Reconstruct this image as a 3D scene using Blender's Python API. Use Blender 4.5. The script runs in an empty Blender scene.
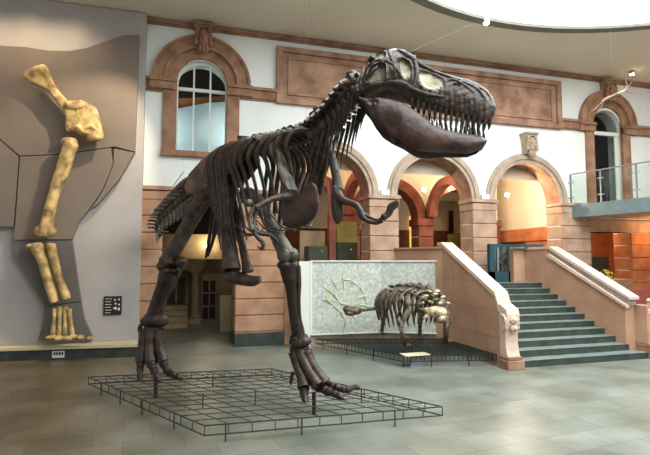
import bpy, bmesh, math, random
from mathutils import Vector, Matrix
random.seed(7)
V = Vector
S = bpy.context.scene
COL = S.collection
EYE = 2.1
YAW = math.radians(16.3)
TILT = math.atan(32.5 / 480)
FPX = 480.0

# ---------------------------------------------------------------- survey helpers: sight line of a point -> metres
def ray(px, py):
    u = (px - 325) / FPX; v = (227.5 - py) / FPX
    f = math.cos(TILT) - v * math.sin(TILT); z = math.sin(TILT) + v * math.cos(TILT)
    return (u * math.cos(YAW) + f * math.sin(YAW), -u * math.sin(YAW) + f * math.cos(YAW), z, f)
def P(px, py, D):
    r = ray(px, py); k = D / r[3]
    return V((r[0] * k, r[1] * k, EYE + r[2] * k))
def G(px, py, z):
    r = ray(px, py); k = (z - EYE) / r[2]
    return V((r[0] * k, r[1] * k, z))
def W(px, py, y):
    r = ray(px, py); k = y / r[1]
    return V((r[0] * k, y, EYE + r[2] * k))

# ---------------------------------------------------------------- materials
def srgb(r, g, b):
    f = lambda c: (c / 255 / 12.92) if c / 255 <= .04045 else ((c / 255 + .055) / 1.055) ** 2.4
    return (f(r), f(g), f(b), 1)
def mat(name, c1, c2=None, scale=4, rough=.7, bump=0.0, bscale=None, metal=0, spec=.5, detail=4, lo=.35, hi=.65):
    m = bpy.data.materials.new(name); m.use_nodes = True
    nt = m.node_tree; b = nt.nodes['Principled BSDF']
    b.inputs['Roughness'].default_value = rough; b.inputs['Metallic'].default_value = metal
    b.inputs['Specular IOR Level'].default_value = spec
    b.inputs['Base Color'].default_value = srgb(*c1)
    tc = nt.nodes.new('ShaderNodeTexCoord')
    if c2:
        n = nt.nodes.new('ShaderNodeTexNoise'); n.inputs['Scale'].default_value = scale; n.inputs['Detail'].default_value = detail
        r = nt.nodes.new('ShaderNodeValToRGB'); r.color_ramp.elements[0].color = srgb(*c1); r.color_ramp.elements[1].color = srgb(*c2)
        r.color_ramp.elements[0].position = lo; r.color_ramp.elements[1].position = hi
        nt.links.new(tc.outputs['Object'], n.inputs['Vector']); nt.links.new(n.outputs['Fac'], r.inputs['Fac'])
        nt.links.new(r.outputs['Color'], b.inputs['Base Color'])
    if bump:
        n2 = nt.nodes.new('ShaderNodeTexNoise'); n2.inputs['Scale'].default_value = bscale or scale * 4; n2.inputs['Detail'].default_value = 6
        bp = nt.nodes.new('ShaderNodeBump'); bp.inputs['Strength'].default_value = bump; bp.inputs['Distance'].default_value = .03
        nt.links.new(tc.outputs['Object'], n2.inputs['Vector']); nt.links.new(n2.outputs['Fac'], bp.inputs['Height'])
        nt.links.new(bp.outputs['Normal'], b.inputs['Normal'])
    return m
def emit(name, c, s):
    m = bpy.data.materials.new(name); m.use_nodes = True; nt = m.node_tree
    b = nt.nodes['Principled BSDF']; b.inputs['Base Color'].default_value = srgb(*c)
    b.inputs['Emission Color'].default_value = srgb(*c); b.inputs['Emission Strength'].default_value = s
    return m
def glass(name, tint, alpha=.15, rough=.03):
    m = bpy.data.materials.new(name); m.use_nodes = True; nt = m.node_tree; nt.nodes.clear()
    o = nt.nodes.new('ShaderNodeOutputMaterial'); mx = nt.nodes.new('ShaderNodeMixShader')
    t = nt.nodes.new('ShaderNodeBsdfTransparent'); t.inputs[0].default_value = srgb(*tint)
    g = nt.nodes.new('ShaderNodeBsdfGlossy'); g.inputs['Roughness'].default_value = rough
    mx.inputs[0].default_value = alpha
    nt.links.new(t.outputs[0], mx.inputs[1]); nt.links.new(g.outputs[0], mx.inputs[2]); nt.links.new(mx.outputs[0], o.inputs[0])
    return m
M = {}
M['bone'] = mat('dark brown cast bone', (24, 15, 10), (64, 45, 32), 9, .42, .5, 26, detail=8, lo=.3, hi=.75)
M['bone2'] = mat('dark grey brown bone', (26, 18, 12), (88, 66, 49), 8, .4, .5, 22, detail=8, lo=.35, hi=.7)
M['bonep'] = mat('pale grey bone and highlight', (44, 40, 32), (118, 112, 94), 5, .45, .4, 16)  # thigh bone and shoulder blade highlights are painted with this pale tone
M['hip'] = mat('brown highlight bone', (44, 30, 21), (122, 92, 68), 4, .42, .4, 18, detail=8)  # lighter brown puts the right hip blade's highlight into its colour
M['infill'] = mat('pale plaster infill', (128, 120, 98), (205, 198, 170), 6, .6, .3, 20)
M['tooth'] = mat('dark tooth enamel', (30, 24, 20), (70, 60, 48), 12, .25, .1)
M['jaw'] = mat('reddish brown jaw bone', (34, 20, 14), (78, 48, 35), 6, .38, .3, 14, detail=6)
M['gold'] = mat('honey coloured bone', (118, 90, 48), (214, 182, 120), 5, .55, .5, 16, detail=7)
M['ank'] = mat('dark fossil bone', (24, 18, 13), (120, 104, 82), 12, .5, .5, 20)
M['ankp'] = mat('pale armour bone', (96, 82, 60), (206, 190, 152), 9, .5, .4, 24)
M['white'] = mat('white plaster wall', (226, 228, 221), (234, 236, 230), 1.2, .85, .05, 60)
M['ceil'] = mat('grey ceiling plaster', (214, 204, 184), (220, 211, 192), .6, .9)
M['rim'] = mat('skylight rim', (104, 102, 88), (116, 114, 99), 3, .6)
M['red'] = mat('red sandstone', (130, 93, 70), (166, 127, 99), 3.2, .85, .25, 40, detail=7)
M['redd'] = mat('red sandstone relief', (130, 94, 76), (180, 140, 112), 2.4, .85, .35, 30, detail=8)
M['pink'] = mat('pale red sandstone', (158, 116, 88), (186, 146, 115), 2.6, .85, .2, 50, detail=7)
M['grey'] = mat('pinkish grey sandstone', (160, 140, 120), (184, 162, 141), 3, .85, .2, 50)
M['pier'] = mat('pinkish banded pier stone', (158, 127, 104), (186, 153, 128), 3, .85, .25, 45, detail=7)
M['stair'] = mat('smooth pink sandstone', (168, 128, 102), (188, 149, 121), 1.4, .75, .12, 40, detail=6)
M['cope'] = mat('pale pink coping stone', (196, 170, 150), (214, 190, 170), 2, .6, .1, 40)
M['molding'] = mat('dark grey stone band', (120, 108, 102), (140, 128, 122), 5, .7)
M['orange'] = mat('orange sandstone', (178, 98, 56), (206, 128, 78), 2.5, .85, .25, 40)
M['arch'] = mat('deep red arch stone', (112, 58, 44), (144, 84, 64), 2.5, .85, .2, 40)
M['cream'] = mat('cream plaster vault', (226, 210, 184), (234, 220, 196), 1.5, .9)
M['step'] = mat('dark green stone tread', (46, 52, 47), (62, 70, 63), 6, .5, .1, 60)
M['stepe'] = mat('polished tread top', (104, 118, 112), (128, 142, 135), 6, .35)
M['plinth'] = mat('dark green stone plinth', (40, 48, 44), (62, 70, 64), 5, .35)
M['wire'] = mat('dark green painted steel', (46, 56, 50), (64, 74, 66), 8, .45, metal=.1)
M['wired'] = mat('dark steel mesh', (30, 38, 36), (44, 52, 48), 8, .5, metal=.3)
M['black'] = mat('matt black', (20, 20, 20), None, rough=.6)
M['lilac'] = mat('pale lilac grey partition', (166, 159, 155), (176, 169, 165), 1.2, .85)
M['tan'] = mat('tan grey relief panel', (116, 103, 92), (126, 112, 101), 1, .75)
M['tan2'] = mat('grey relief panel', (94, 89, 84), (104, 99, 93), 1, .75)
M['podium'] = mat('cream podium top', (196, 182, 142), (214, 200, 160), 3, .6)
M['steel'] = mat('blue grey painted steel', (104, 122, 126), (116, 134, 138), 4, .45, metal=.2)
M['chrome'] = mat('brushed steel', (190, 194, 192), None, rough=.3, metal=.8)
M['teal'] = mat('dark teal metal', (28, 58, 66), (40, 74, 82), 4, .4)
M['frame'] = mat('white painted frame', (222, 222, 210), None, rough=.5)
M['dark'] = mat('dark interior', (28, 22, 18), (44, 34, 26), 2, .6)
M['wood'] = mat('dark brown wood', (52, 34, 22), (74, 50, 32), 6, .5)
M['green'] = mat('dark green cabinet', (44, 48, 22), (60, 64, 30), 3, .5)
M['olive'] = mat('olive display wall', (128, 112, 48), (150, 134, 62), 2, .8)
M['ochre'] = mat('ochre interior stone', (158, 138, 106), (180, 158, 124), 3, .85)
M['bluep'] = mat('pale blue reflection', (204, 218, 224), (216, 228, 232), 1, .8)
M['glass'] = glass('clear glass', (244, 250, 248), .035)
M['glassg'] = glass('window glass', (225, 230, 228), .02, .08)
M['glassp'] = glass('clear picture glass', (225, 232, 235), .05)
M['glowy'] = emit('lit yellow window', (236, 190, 96), 1.2)
M['lamp'] = emit('lit lamp', (255, 236, 200), 30)
M['skyl'] = emit('daylight diffuser', (246, 252, 255), 6.8)
M['cable'] = mat('dull steel cable', (120, 118, 110), None, rough=.7)
M['exit'] = mat('pale green sign', (206, 236, 220), None, rough=.4)
M['print'] = mat('green yellow print', (178, 190, 146), (192, 202, 162), 8, .7)
M['plate'] = mat('pale lit board', (214, 200, 160), (230, 218, 184), 6, .5)
M['yellow'] = mat('yellow leaves', (200, 170, 40), (220, 196, 80), 20, .7)
M['redp'] = mat('red board', (150, 70, 56), (160, 80, 64), 8, .7)
M['leaf'] = mat('green leaves', (88, 116, 74), (128, 150, 110), 12, .7)

def floor_mat():
    m = bpy.data.materials.new('stone slab floor'); m.use_nodes = True; nt = m.node_tree; b = nt.nodes['Principled BSDF']
    tc = nt.nodes.new('ShaderNodeTexCoord'); mp = nt.nodes.new('ShaderNodeMapping'); mp.inputs['Rotation'].default_value = (0, 0, math.radians(-6))
    br = nt.nodes.new('ShaderNodeTexBrick'); br.inputs['Scale'].default_value = 1; br.inputs['Brick Width'].default_value = .66; br.inputs['Row Height'].default_value = .44
    br.inputs['Mortar Size'].default_value = .006; br.inputs['Color1'].default_value = srgb(140, 145, 136); br.inputs['Color2'].default_value = srgb(122, 128, 119)
    br.inputs['Mortar'].default_value = srgb(106, 108, 101); br.inputs['Bias'].default_value = 0
    n = nt.nodes.new('ShaderNodeTexNoise'); n.inputs['Scale'].default_value = 1.1; n.inputs['Detail'].default_value = 6
    cr = nt.nodes.new('ShaderNodeValToRGB'); cr.color_ramp.elements[0].color = srgb(196, 196, 188); cr.color_ramp.elements[1].color = srgb(255, 255, 255)
    cr.color_ramp.elements[0].position = .35; cr.color_ramp.elements[1].position = .7
    mx = nt.nodes.new('ShaderNodeMix'); mx.data_type = 'RGBA'; mx.blend_type = 'MULTIPLY'; mx.inputs[0].default_value = 1
    # reddish-brown slabs laid in the left part of the hall
    sp = nt.nodes.new('ShaderNodeSeparateXYZ'); mr = nt.nodes.new('ShaderNodeMapRange'); mr.inputs[1].default_value = 1.2; mr.inputs[2].default_value = -2.0
    n2 = nt.nodes.new('ShaderNodeTexNoise'); n2.inputs['Scale'].default_value = 2.5
    ad = nt.nodes.new('ShaderNodeMath'); ad.operation = 'MULTIPLY'
    mx2 = nt.nodes.new('ShaderNodeMix'); mx2.data_type = 'RGBA'; mx2.blend_type = 'MULTIPLY'; mx2.inputs[7].default_value = srgb(226, 188, 156)
    L = nt.links.new
    L(tc.outputs['Object'], mp.inputs[0]); L(mp.outputs[0], br.inputs['Vector']); L(tc.outputs['Object'], n.inputs['Vector']); L(n.outputs['Fac'], cr.inputs[0])
    L(br.outputs['Color'], mx.inputs[6]); L(cr.outputs['Color'], mx.inputs[7])
    L(tc.outputs['Object'], sp.inputs[0]); L(sp.outputs[0], mr.inputs[0]); L(tc.outputs['Object'], n2.inputs['Vector'])
    L(mr.outputs[0], ad.inputs[0]); ad.inputs[1].default_value = 1.0; L(ad.outputs[0], mx2.inputs[0]); L(mx.outputs[2], mx2.inputs[6]); L(mx2.outputs[2], b.inputs['Base Color'])
    b.inputs['Roughness'].default_value = .33
    bp = nt.nodes.new('ShaderNodeBump'); bp.inputs['Strength'].default_value = .15; bp.inputs['Distance'].default_value = .02
    n3 = nt.nodes.new('ShaderNodeTexNoise'); n3.inputs['Scale'].default_value = 14; L(tc.outputs['Object'], n3.inputs['Vector']); L(n3.outputs['Fac'], bp.inputs['Height']); L(bp.outputs[0], b.inputs['Normal'])
    return m
M['floor'] = floor_mat()
M['map'] = mat('pale green marbled print', (156, 161, 148), (210, 213, 202), 14, .5, detail=12, lo=.28, hi=.72)

# ---------------------------------------------------------------- mesh builder
class MB:
    def __init__(s): s.v = []; s.f = []; s.mi = []
    def add(s, vs, fs, mi=0):
        o = len(s.v); s.v += [V(a) for a in vs]; s.f += [tuple(i + o for i in f) for f in fs]; s.mi += [mi] * len(fs); return s
    def box(s, x0, x1, y0, y1, z0, z1, mi=0, c=0):
        vs = [(x, y, z) for x in (x0, x1) for y in (y0, y1) for z in (z0, z1)]
        if not c: return s.add(vs, [(0, 1, 3, 2), (4, 6, 7, 5), (0, 4, 5, 1), (2, 3, 7, 6), (0, 2, 6, 4), (1, 5, 7, 3)], mi)
        bm = bmesh.new(); bmesh.ops.create_cube(bm, size=1, matrix=Matrix.Translation(((x0 + x1) / 2, (y0 + y1) / 2, (z0 + z1) / 2)) @ Matrix.Diagonal((x1 - x0, y1 - y0, z1 - z0, 1)))
        bmesh.ops.bevel(bm, geom=bm.edges[:], offset=c, segments=1, affect='EDGES'); bm.verts.ensure_lookup_table()
        s.add([a.co.copy() for a in bm.verts], [[q.index for q in f.verts] for f in bm.faces], mi); bm.free(); return s
    def bar(s, a, b, w, h=None, up=(0, 0, 1)):
        a = V(a); b = V(b); h = h or w; t = (b - a).normalized(); u = V(up)
        if abs(t.dot(u)) > .95: u = V((1, 0, 0))
        l = t.cross(u).normalized(); u = l.cross(t)
        vs = [p + l * i * w / 2 + u * j * h / 2 for p in (a, b) for i, j in ((-1, -1), (1, -1), (1, 1), (-1, 1))]
        return s.add(vs, [(3, 2, 1, 0), (4, 5, 6, 7), (0, 1, 5, 4), (1, 2, 6, 5), (2, 3, 7, 6), (3, 0, 4, 7)])
    def prism(s, pts, off, mi=0):
        n = len(pts); off = V(off); pts = [V(p) for p in pts]
        s.add(pts + [p + off for p in pts], [tuple(range(n)), tuple(range(2 * n - 1, n - 1, -1))] + [((i + 1) % n, i, i + n, (i + 1) % n + n) for i in range(n)], mi); return s
    def tube(s, pts, rad, n=10, flat=None, sub=4, up=None, noise=0):
        # rad: number / list; entries may be (ra, rb) for an oval section
        pts = [V(p) for p in pts]; R = rad if isinstance(rad, (list, tuple)) else [rad] * len(pts)
        R = [(r, r) if not isinstance(r, (list, tuple)) else r for r in R]
        if sub > 1 and len(pts) > 1:
            Q = []; RR = []; m = len(pts)
            for i in range(m - 1):
                p0 = pts[max(i - 1, 0)]; p1 = pts[i]; p2 = pts[i + 1]; p3 = pts[min(i + 2, m - 1)]
                for k in range(sub):
                    t = k / sub
                    Q.append(.5 * ((2 * p1) + (p2 - p0) * t + (2 * p0 - 5 * p1 + 4 * p2 - p3) * t * t + (3 * p1 - p0 - 3 * p2 + p3) * t ** 3))
                    tt = t * t * (3 - 2 * t); RR.append((R[i][0] * (1 - tt) + R[i + 1][0] * tt, R[i][1] * (1 - tt) + R[i + 1][1] * tt))
            Q.append(pts[-1]); RR.append(R[-1]); pts, R = Q, RR
        m = len(pts); vs = []; fs = []; u = V(up) if up else V((0, 0, 1)); ph = random.random() * 9
        for i in range(m):
            t = (pts[min(i + 1, m - 1)] - pts[max(i - 1, 0)])
            t = t.normalized() if t.length > 1e-9 else V((0, 0, 1))
            if i == 0 and abs(t.dot(u)) > .9: u = V((1, 0, 0)) if abs(t.x) < .9 else V((0, 1, 0))
            l = t.cross(u)
            if l.length < 1e-4: l = t.cross(V((.3, .9, .1)))
            l.normalize(); w = l.cross(t)
            if not up: u = w
            for k in range(n):
                a = 2 * math.pi * k / n
                q = 1 + noise * math.sin(3 * a + i * 1.3 + ph) * math.sin(i * .9 + ph)
                vs.append(pts[i] + l * math.cos(a) * R[i][0] * q + w * math.sin(a) * R[i][1] * q)
        for i in range(m - 1):
            for k in range(n): fs.append((i * n + k, i * n + (k + 1) % n, (i + 1) * n + (k + 1) % n, (i + 1) * n + k))
        fs.append(tuple(range(n - 1, -1, -1))); fs.append(tuple((m - 1) * n + k for k in range(n)))
        return s.add(vs, fs)
    def blob(s, c, r, seg=12, rings=8, rot=None, mi=0):
        c = V(c); r = r if isinstance(r, (list, tuple)) else (r, r, r); vs = []; fs = []
        for i in range(rings + 1):
            th = math.pi * i / rings
            for k in range(seg):
                a = 2 * math.pi * k / seg; p = V((r[0] * math.sin(th) * math.cos(a), r[1] * math.sin(th) * math.sin(a), r[2] * math.cos(th)))
                if rot: p = rot @ p
                vs.append(c + p)
        for i in range(rings):
            for k in range(seg): fs.append((i * seg + k, (i + 1) * seg + k, (i + 1) * seg + (k + 1) % seg, i * seg + (k + 1) % seg))
        return s.add(vs, fs, mi)
    def lathe(s, c, prof, n=20):
        vs = []; fs = []; m = len(prof)
        for r, z in prof:
            for k in range(n): a = 2 * math.pi * k / n; vs.append(V(c) + V((r * math.cos(a), r * math.sin(a), z)))
        for i in range(m - 1):
            for k in range(n): fs.append((i * n + k, i * n + (k + 1) % n, (i + 1) * n + (k + 1) % n, (i + 1) * n + k))
        fs.append(tuple(range(n - 1, -1, -1))); fs.append(tuple((m - 1) * n + k for k in range(n)))
        return s.add(vs, fs)
    def ring(s, cx, cz, r0, r1, y0, y1, n=36, a0=0, a1=math.pi):
        # half-round archivolt between radii r0 and r1
        vs = []; fs = []
        for i in range(n + 1):
            a = a0 + (a1 - a0) * i / n; c, d = math.cos(a), math.sin(a)
            vs += [(cx + r0 * c, y0, cz + r0 * d), (cx + r1 * c, y0, cz + r1 * d), (cx + r1 * c, y1, cz + r1 * d), (cx + r0 * c, y1, cz + r0 * d)]
        for i in range(n):
            o = i * 4
            for k in range(4): fs.append((o + k, o + (k + 1) % 4, o + 4 + (k + 1) % 4, o + 4 + k))
        fs += [(0, 3, 2, 1), (n * 4, n * 4 + 1, n * 4 + 2, n * 4 + 3)]
        return s.add(vs, fs)
    def build(s, name, m, parent=None, smooth=False):
        me = bpy.data.meshes.new(name); off = parent_world(parent)
        me.from_pydata([a - off for a in s.v], [], s.f)
        for q in (m if isinstance(m, (list, tuple)) else [m]): me.materials.append(q)
        for i, p in enumerate(me.polygons): p.material_index = s.mi[i]; p.use_smooth = smooth
        bm = bmesh.new(); bm.from_mesh(me); bmesh.ops.recalc_face_normals(bm, faces=bm.faces); bm.to_mesh(me); bm.free()
        o = bpy.data.objects.new(name, me); COL.objects.link(o)
        if parent: o.parent = parent
        return o
def parent_world(p):
    o = V((0, 0, 0))
    while p: o += p.location; p = p.parent
    return o
def tag(o, label=None, cat=None, group=None, kind=None):
    if label: o['label'] = label
    if cat: o['category'] = cat
    if group: o['group'] = group
    if kind: o['kind'] = kind
    return o
def empty(name, loc, label, cat, group=None):
    o = bpy.data.objects.new(name, None); COL.objects.link(o); o.location = V(loc); o.empty_display_size = .1
    return tag(o, label, cat, group)
def structure(o, label=None): return tag(o, label, kind='structure')
def smooth_angle(o, deg=40):
    for p in o.data.polygons: p.use_smooth = True
    try: o.data.set_sharp_from_angle(angle=math.radians(deg))
    except Exception: pass
    return o
def lerp(a, b, t): return a + (b - a) * t
def interp(tab, x):
    if x <= tab[0][0]: return tab[0][1]
    for (a, b), (c, d) in zip(tab, tab[1:]):
        if x <= c: return b + (d - b) * (x - a) / (c - a)
    return tab[-1][1]
def arch_outline(cx, r, z0, zs, n=28):
    return [(cx - r, z0)] + [(cx - r * math.cos(math.pi * i / n), zs + r * math.sin(math.pi * i / n)) for i in range(n + 1)] + [(cx + r, z0)]
def plate(outer, holes, y0, y1, name, m, parent=None):
    # upright slab in the XZ plane with holes, from y0 to y1
    bm = bmesh.new(); ed = []
    for loop in [outer] + holes:
        vs = [bm.verts.new((x, y0, z)) for x, z in loop]
        for i in range(len(vs)): ed.append(bm.edges.new((vs[i], vs[(i + 1) % len(vs)])))
    bmesh.ops.triangle_fill(bm, use_beauty=True, edges=ed)
    r = bmesh.ops.extrude_face_region(bm, geom=bm.faces[:])
    for v in [g for g in r['geom'] if isinstance(g, bmesh.types.BMVert)]: v.co.y = y1
    bmesh.ops.recalc_face_normals(bm, faces=bm.faces)
    off = parent_world(parent)
    for v in bm.verts: v.co -= off
    me = bpy.data.meshes.new(name); bm.to_mesh(me); bm.free(); me.materials.append(m)
    o = bpy.data.objects.new(name, me); COL.objects.link(o); o.parent = parent
    return o
exec_parts = []

# ================================================================ THE HALL
WY = 12.05; WB = 12.6; CZ = 7.97
ARCH = [3.58, 6.74, 9.85]; AR = 1.17; SPR = 3.85; LAND = 1.49
structure(MB().box(-9, 18, -6, 24, -.2, 0).build('floor', M['floor']))
# ceiling with the round skylight
SKC = V((7.51, 2.70, 0)); SKR = 7.17
def ceiling():
    n = 96; bm = bmesh.new(); ed = []
    outer = [(-9, -6.5), (18, -6.5), (18, 12.7), (-9, 12.7)]
    for loop in [outer, [(SKC.x + SKR * math.cos(2 * math.pi * i / n), SKC.y + SKR * math.sin(2 * math.pi * i / n)) for i in range(n)]]:
        vs = [bm.verts.new((x, y, CZ)) for x, y in loop]
        for i in range(len(vs)): ed.append(bm.edges.new((vs[i], vs[(i + 1) % len(vs)])))
    bmesh.ops.triangle_fill(bm, use_beauty=True, edges=ed)
    r = bmesh.ops.extrude_face_region(bm, geom=bm.faces[:])
    for v in [g for g in r['geom'] if isinstance(g, bmesh.types.BMVert)]: v.co.z = CZ + .35
    bmesh.ops.recalc_face_normals(bm, faces=bm.faces)
    me = bpy.data.meshes.new('ceiling'); bm.to_mesh(me); bm.free(); me.materials.append(M['ceil'])
    o = bpy.data.objects.new('ceiling', me); COL.objects.link(o); return structure(o)
ceiling()
rim = MB()
vs = []; fs = []; n = 96
for i in range(n):
    a = 2 * math.pi * i / n
    for r, z in ((SKR + .16, CZ - .001), (SKR + .14, CZ - .04), (SKR - .10, CZ - .04), (SKR - .12, CZ + .2), (SKR + .001, CZ + .2)):
        vs.append((SKC.x + r * math.cos(a), SKC.y + r * math.sin(a), z))
for i in range(n):
    for k in range(5): fs.append((i * 5 + k, i * 5 + (k + 1) % 5, ((i + 1) % n) * 5 + (k + 1) % 5, ((i + 1) % n) * 5 + k))
rim.add(vs, fs); structure(smooth_angle(rim.build('trim_1', M['rim'])))
sk = MB(); sk.lathe((SKC.x, SKC.y, CZ), [(SKR - .115, .03), (SKR - .115, .08)], 96)
structure(sk.build('window_3', M['skyl']), 'round luminous skylight')

# main wall with its openings
holes = []
for c in ARCH: holes.append(arch_outline(c, AR, LAND, SPR))
holes.append(arch_outline(.34, .66, 4.72, 6.40))
holes.append(arch_outline(12.97, .62, 3.82, 6.30))
holes.append([(-.55, -.05), (-.55, 3.5), (1.23, 3.5), (1.23, -.05)])
holes.append([(12.05, LAND), (12.05, 2.98), (13.67, 2.98), (13.67, LAND)])
wall = plate([(-4.6, -.15), (-4.6, CZ), (17.5, CZ), (17.5, -.15)], holes, WY, WB, 'wall_back', M['white']); structure(wall)
structure(MB().box(-1.2, 17.5, WY - .10, WY, 7.86, 7.96).box(-1.2, 17.5, WY - .05, WY, 7.82, 7.86).build('trim_2', M['red']))
# string course at window springing, broken by the relief panel and the windows
t = MB()
for a, b in ((-1.2, -.6), (1.28, 2.2), (11.13, 12.03), (13.91, 17.5)):
    t.box(a, b, WY - .09, WY, 6.2, 6.4).box(a, b, WY - .14, WY, 6.4, 6.48).box(a, b, WY - .05, WY, 6.16, 6.2)
structure(t.build('trim_3', M['red']))
# long relief panel
t = MB(); t.box(2.25, 11.08, WY - .05, WY, 6.2, 7.6)
t.box(2.2, 11.13, WY - .13, WY, 7.5, 7.64).box(2.2, 11.13, WY - .13, WY, 6.14, 6.27).box(2.2, 2.36, WY - .13, WY, 6.275, 7.495).box(10.97, 11.13, WY - .13, WY, 6.275, 7.495)
t
t.box(2.5, 10.83, WY - .085, WY, 7.34, 7.4).box(2.5, 10.83, WY - .085, WY, 6.38, 6.44).box(2.5, 2.56, WY - .085, WY, 6.445, 7.335).box(10.77, 10.83, WY - .085, WY, 6.445, 7.335)
structure(t.build('trim_4', M['redd']))
# cap course of the piers
def courses(x0, x1, z0, z1, y0, y1, h=.40, joint=.022, gapped=True):
    b = MB(); z = z1; k = 0
    while z > z0 + .02:
        zz = max(z - h, z0); w = x1 - x0
        b.box(x0, x1, y0, y1, zz + joint, z, c=.014)
        z = zz; k += 1
    b.box(x0 + .02, x1 - .02, y0 + .035, y1, z0, z1)
    return b
def cap(b, x0, x1, y0=WY - .12, y1=WB + .02, z=SPR):
    b.box(x0 - .05, x1 + .05, y0 - .05, y1, z - .1, z, c=.012).box(x0 - .015, x1 + .015, y0 - .015, y1, z - .32, z - .12, c=.01)
    return b
i = 5
for (a, b_, m, z0) in ((-1.0, -.54, 'pink', .3), (1.22, 2.41, 'pink', .3), (4.75, 5.57, 'pier', LAND), (7.91, 8.68, 'pier', LAND), (11.02, 12.05, 'pier', LAND), (13.67, 15.6, 'orange', .3)):
    zt = SPR - .32 if m != 'orange' else 2.96
    a -= .012; b_ += .012; p = courses(a, b_, z0, zt, WY - .12, WB + .01)
    if m != 'orange': cap(p, a, b_)
    structure(p.build('trim_%d' % i, M[m])); i += 1
structure(MB().box(12.0, 15.6, WY - .1, WB, 2.98, 3.36, c=.01).build('trim_%d' % i, M['pink'])); i += 1
t = MB()
for a, b_ in ((-1.02, -.52), (1.2, 2.43)): t.box(a, b_, WY - .16, WB + .03, 0, .3, c=.01)
structure(t.build('baseboard_back', M['plinth']))
structure(MB().box(12.07, 13.64, WY - .12, WY, 0, LAND).build('trim_80', M['pink'])); structure(MB().box(2.43, 6.0, WY - .12, WY, 0, LAND).build('trim_%d' % i, M['pink'])); i += 1
structure(cap(MB(), -.5, 1.18, WY - .1, WY + .02).build('trim_%d' % i, M['pink'])); i += 1
# archivolts: a pale voussoir ring on the face and a red soffit behind
for c in ARCH:
    t = MB(); t.ring(c, SPR, AR, AR + .1, WY - .07, WB + .005).ring(c, SPR, AR + .1, AR + .2, WY - .11, WY).ring(c, SPR, AR + .2, AR + .28, WY - .06, WY)
    structure(smooth_angle(t.build('trim_%d' % i, M['grey']), 30)); i += 1
    t = MB(); t.ring(c, SPR, AR - .012, AR + .002, WY - .02, WB + .01); structure(smooth_angle(t.build('trim_%d' % i, M['red']), 30)); i += 1
# window surrounds
def surround(c, ro, rm, ri, sill, spring, name, m):
    t = MB(); t.ring(c, spring, rm, ro, WY - .12, WY).ring(c, spring, ri, rm, WY - .07, WY + .05).ring(c, spring, rm - .05, rm + .03, WY - .16, WY).ring(c, spring, ro - .06, ro + .01, WY - .15, WY)
    j = ri + .31
    for s in (-1, 1):
        a, b_ = sorted((c + s * ri, c + s * j)); t.box(a, b_, WY - .08, WY + .05, sill, spring - .02, c=.008)
        a, b_ = sorted((c + s * ri, c + s * (ro + .06))); t.box(a, b_, WY - .15, WY, spring - .26, spring - .08).box(a, b_, WY - .2, WY, spring - .08, spring)
    t.box(c - j - .03, c + j + .03, WY - .14, WY + .05, sill - .14, sill, c=.01)
    return structure(smooth_angle(t.build(name, m), 30))
surround(.35, 1.17, .88, .60, 4.74, 6.48, 'trim_%d' % i, M['red']); i += 1
surround(12.97, 1.12, .86, .58, 3.86, 6.42, 'trim_%d' % i, M['red']); i += 1

# arched window 1
t = MB(); y0, y1 = WY + .12, WY + .18; c = .35; R0 = .63
t.ring(c, 6.42, R0 - .06, R0, y0, y1).box(c - R0, c - R0 + .06, y0, y1, 4.74, 6.42).box(c + R0 - .06, c + R0, y0, y1, 4.74, 6.42)
t.box(c - R0, c + R0, y0, y1, 4.72, 4.79).box(c - R0, c + R0, y0 - .02, y1, 6.3, 6.37)
for s in (-.2, .2): t.box(c + s - .02, c + s + .02, y0, y1, 4.74, 6.95)
w1 = structure(smooth_angle(t.build('window_1', M['frame']), 30))
t = MB(); t.prism([(x, y0 + .03, z) for x, z in arch_outline(c, R0 - .03, 4.74, 6.42)], (0, .006, 0)); g = t.build('pane', M['glassg'], w1)
# behind window 1: dark room; added orange strip and pale panel imitate its reflection
b = MB(); b.box(-.9, 1.6, 13.6, 13.7, 4.2, 7.6); b.box(-.9, 1.6, WB, 13.6, 4.1, 4.2).box(-.95, -.9, WB, 13.7, 4.1, 7.6).box(1.6, 1.65, WB, 13.7, 4.1, 7.6).box(-.9, 1.6, WB, 13.7, 7.6, 7.7)
structure(b.build('wall_window_room', M['dark']))
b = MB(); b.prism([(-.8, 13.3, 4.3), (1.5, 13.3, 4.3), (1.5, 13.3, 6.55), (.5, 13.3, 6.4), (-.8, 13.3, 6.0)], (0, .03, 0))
tag(b.build('window_reflection', M['bluep']), 'pale blue panel added to show the reflection in the arched white framed window', 'reflection panel')
b = MB(); b.prism([(-.8, 13.4, 6.0), (-.8, 13.4, 6.4), (1.5, 13.4, 6.75), (1.5, 13.4, 6.3)], (0, .1, 0)); structure(b.build('trim_40', M['orange']))

# window 2 (door onto the balcony)
t = MB(); c = 12.97; R0 = .6
t.box(c - R0, c + R0, y0 - .04, y1, 6.12, 6.24).box(c + R0 - .16, c + R0, y0, y1, 3.84, 6.2)
w2 = structure(smooth_angle(t.build('window_2', M['frame']), 30))
b = MB(); b.prism([(x, y0 + .03, z) for x, z in arch_outline(c, R0 - .02, 3.84, 6.3)], (0, .006, 0)); b.build('pane', M['glassg'], w2)
b = MB(); b.box(11.9, 14.5, 14.4, 14.5, 3.6, 7.3).box(11.8, 11.9, WB, 14.5, 3.6, 7.3).box(14.5, 14.6, WB, 14.5, 3.6, 7.3).box(11.9, 14.5, WB, 14.5, 7.2, 7.3).box(11.9, 14.5, WB, 14.5, 3.6, 3.8)
structure(b.build('wall_balcony_room', M['wood']))
b = MB(); b.box(13.2, 13.62, 14.0, 14.2, 3.8, 5.7, c=.03); tag(b.build('notice_board', M['olive']), 'olive green upright board seen through the dark balcony doorway', 'screen')

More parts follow.
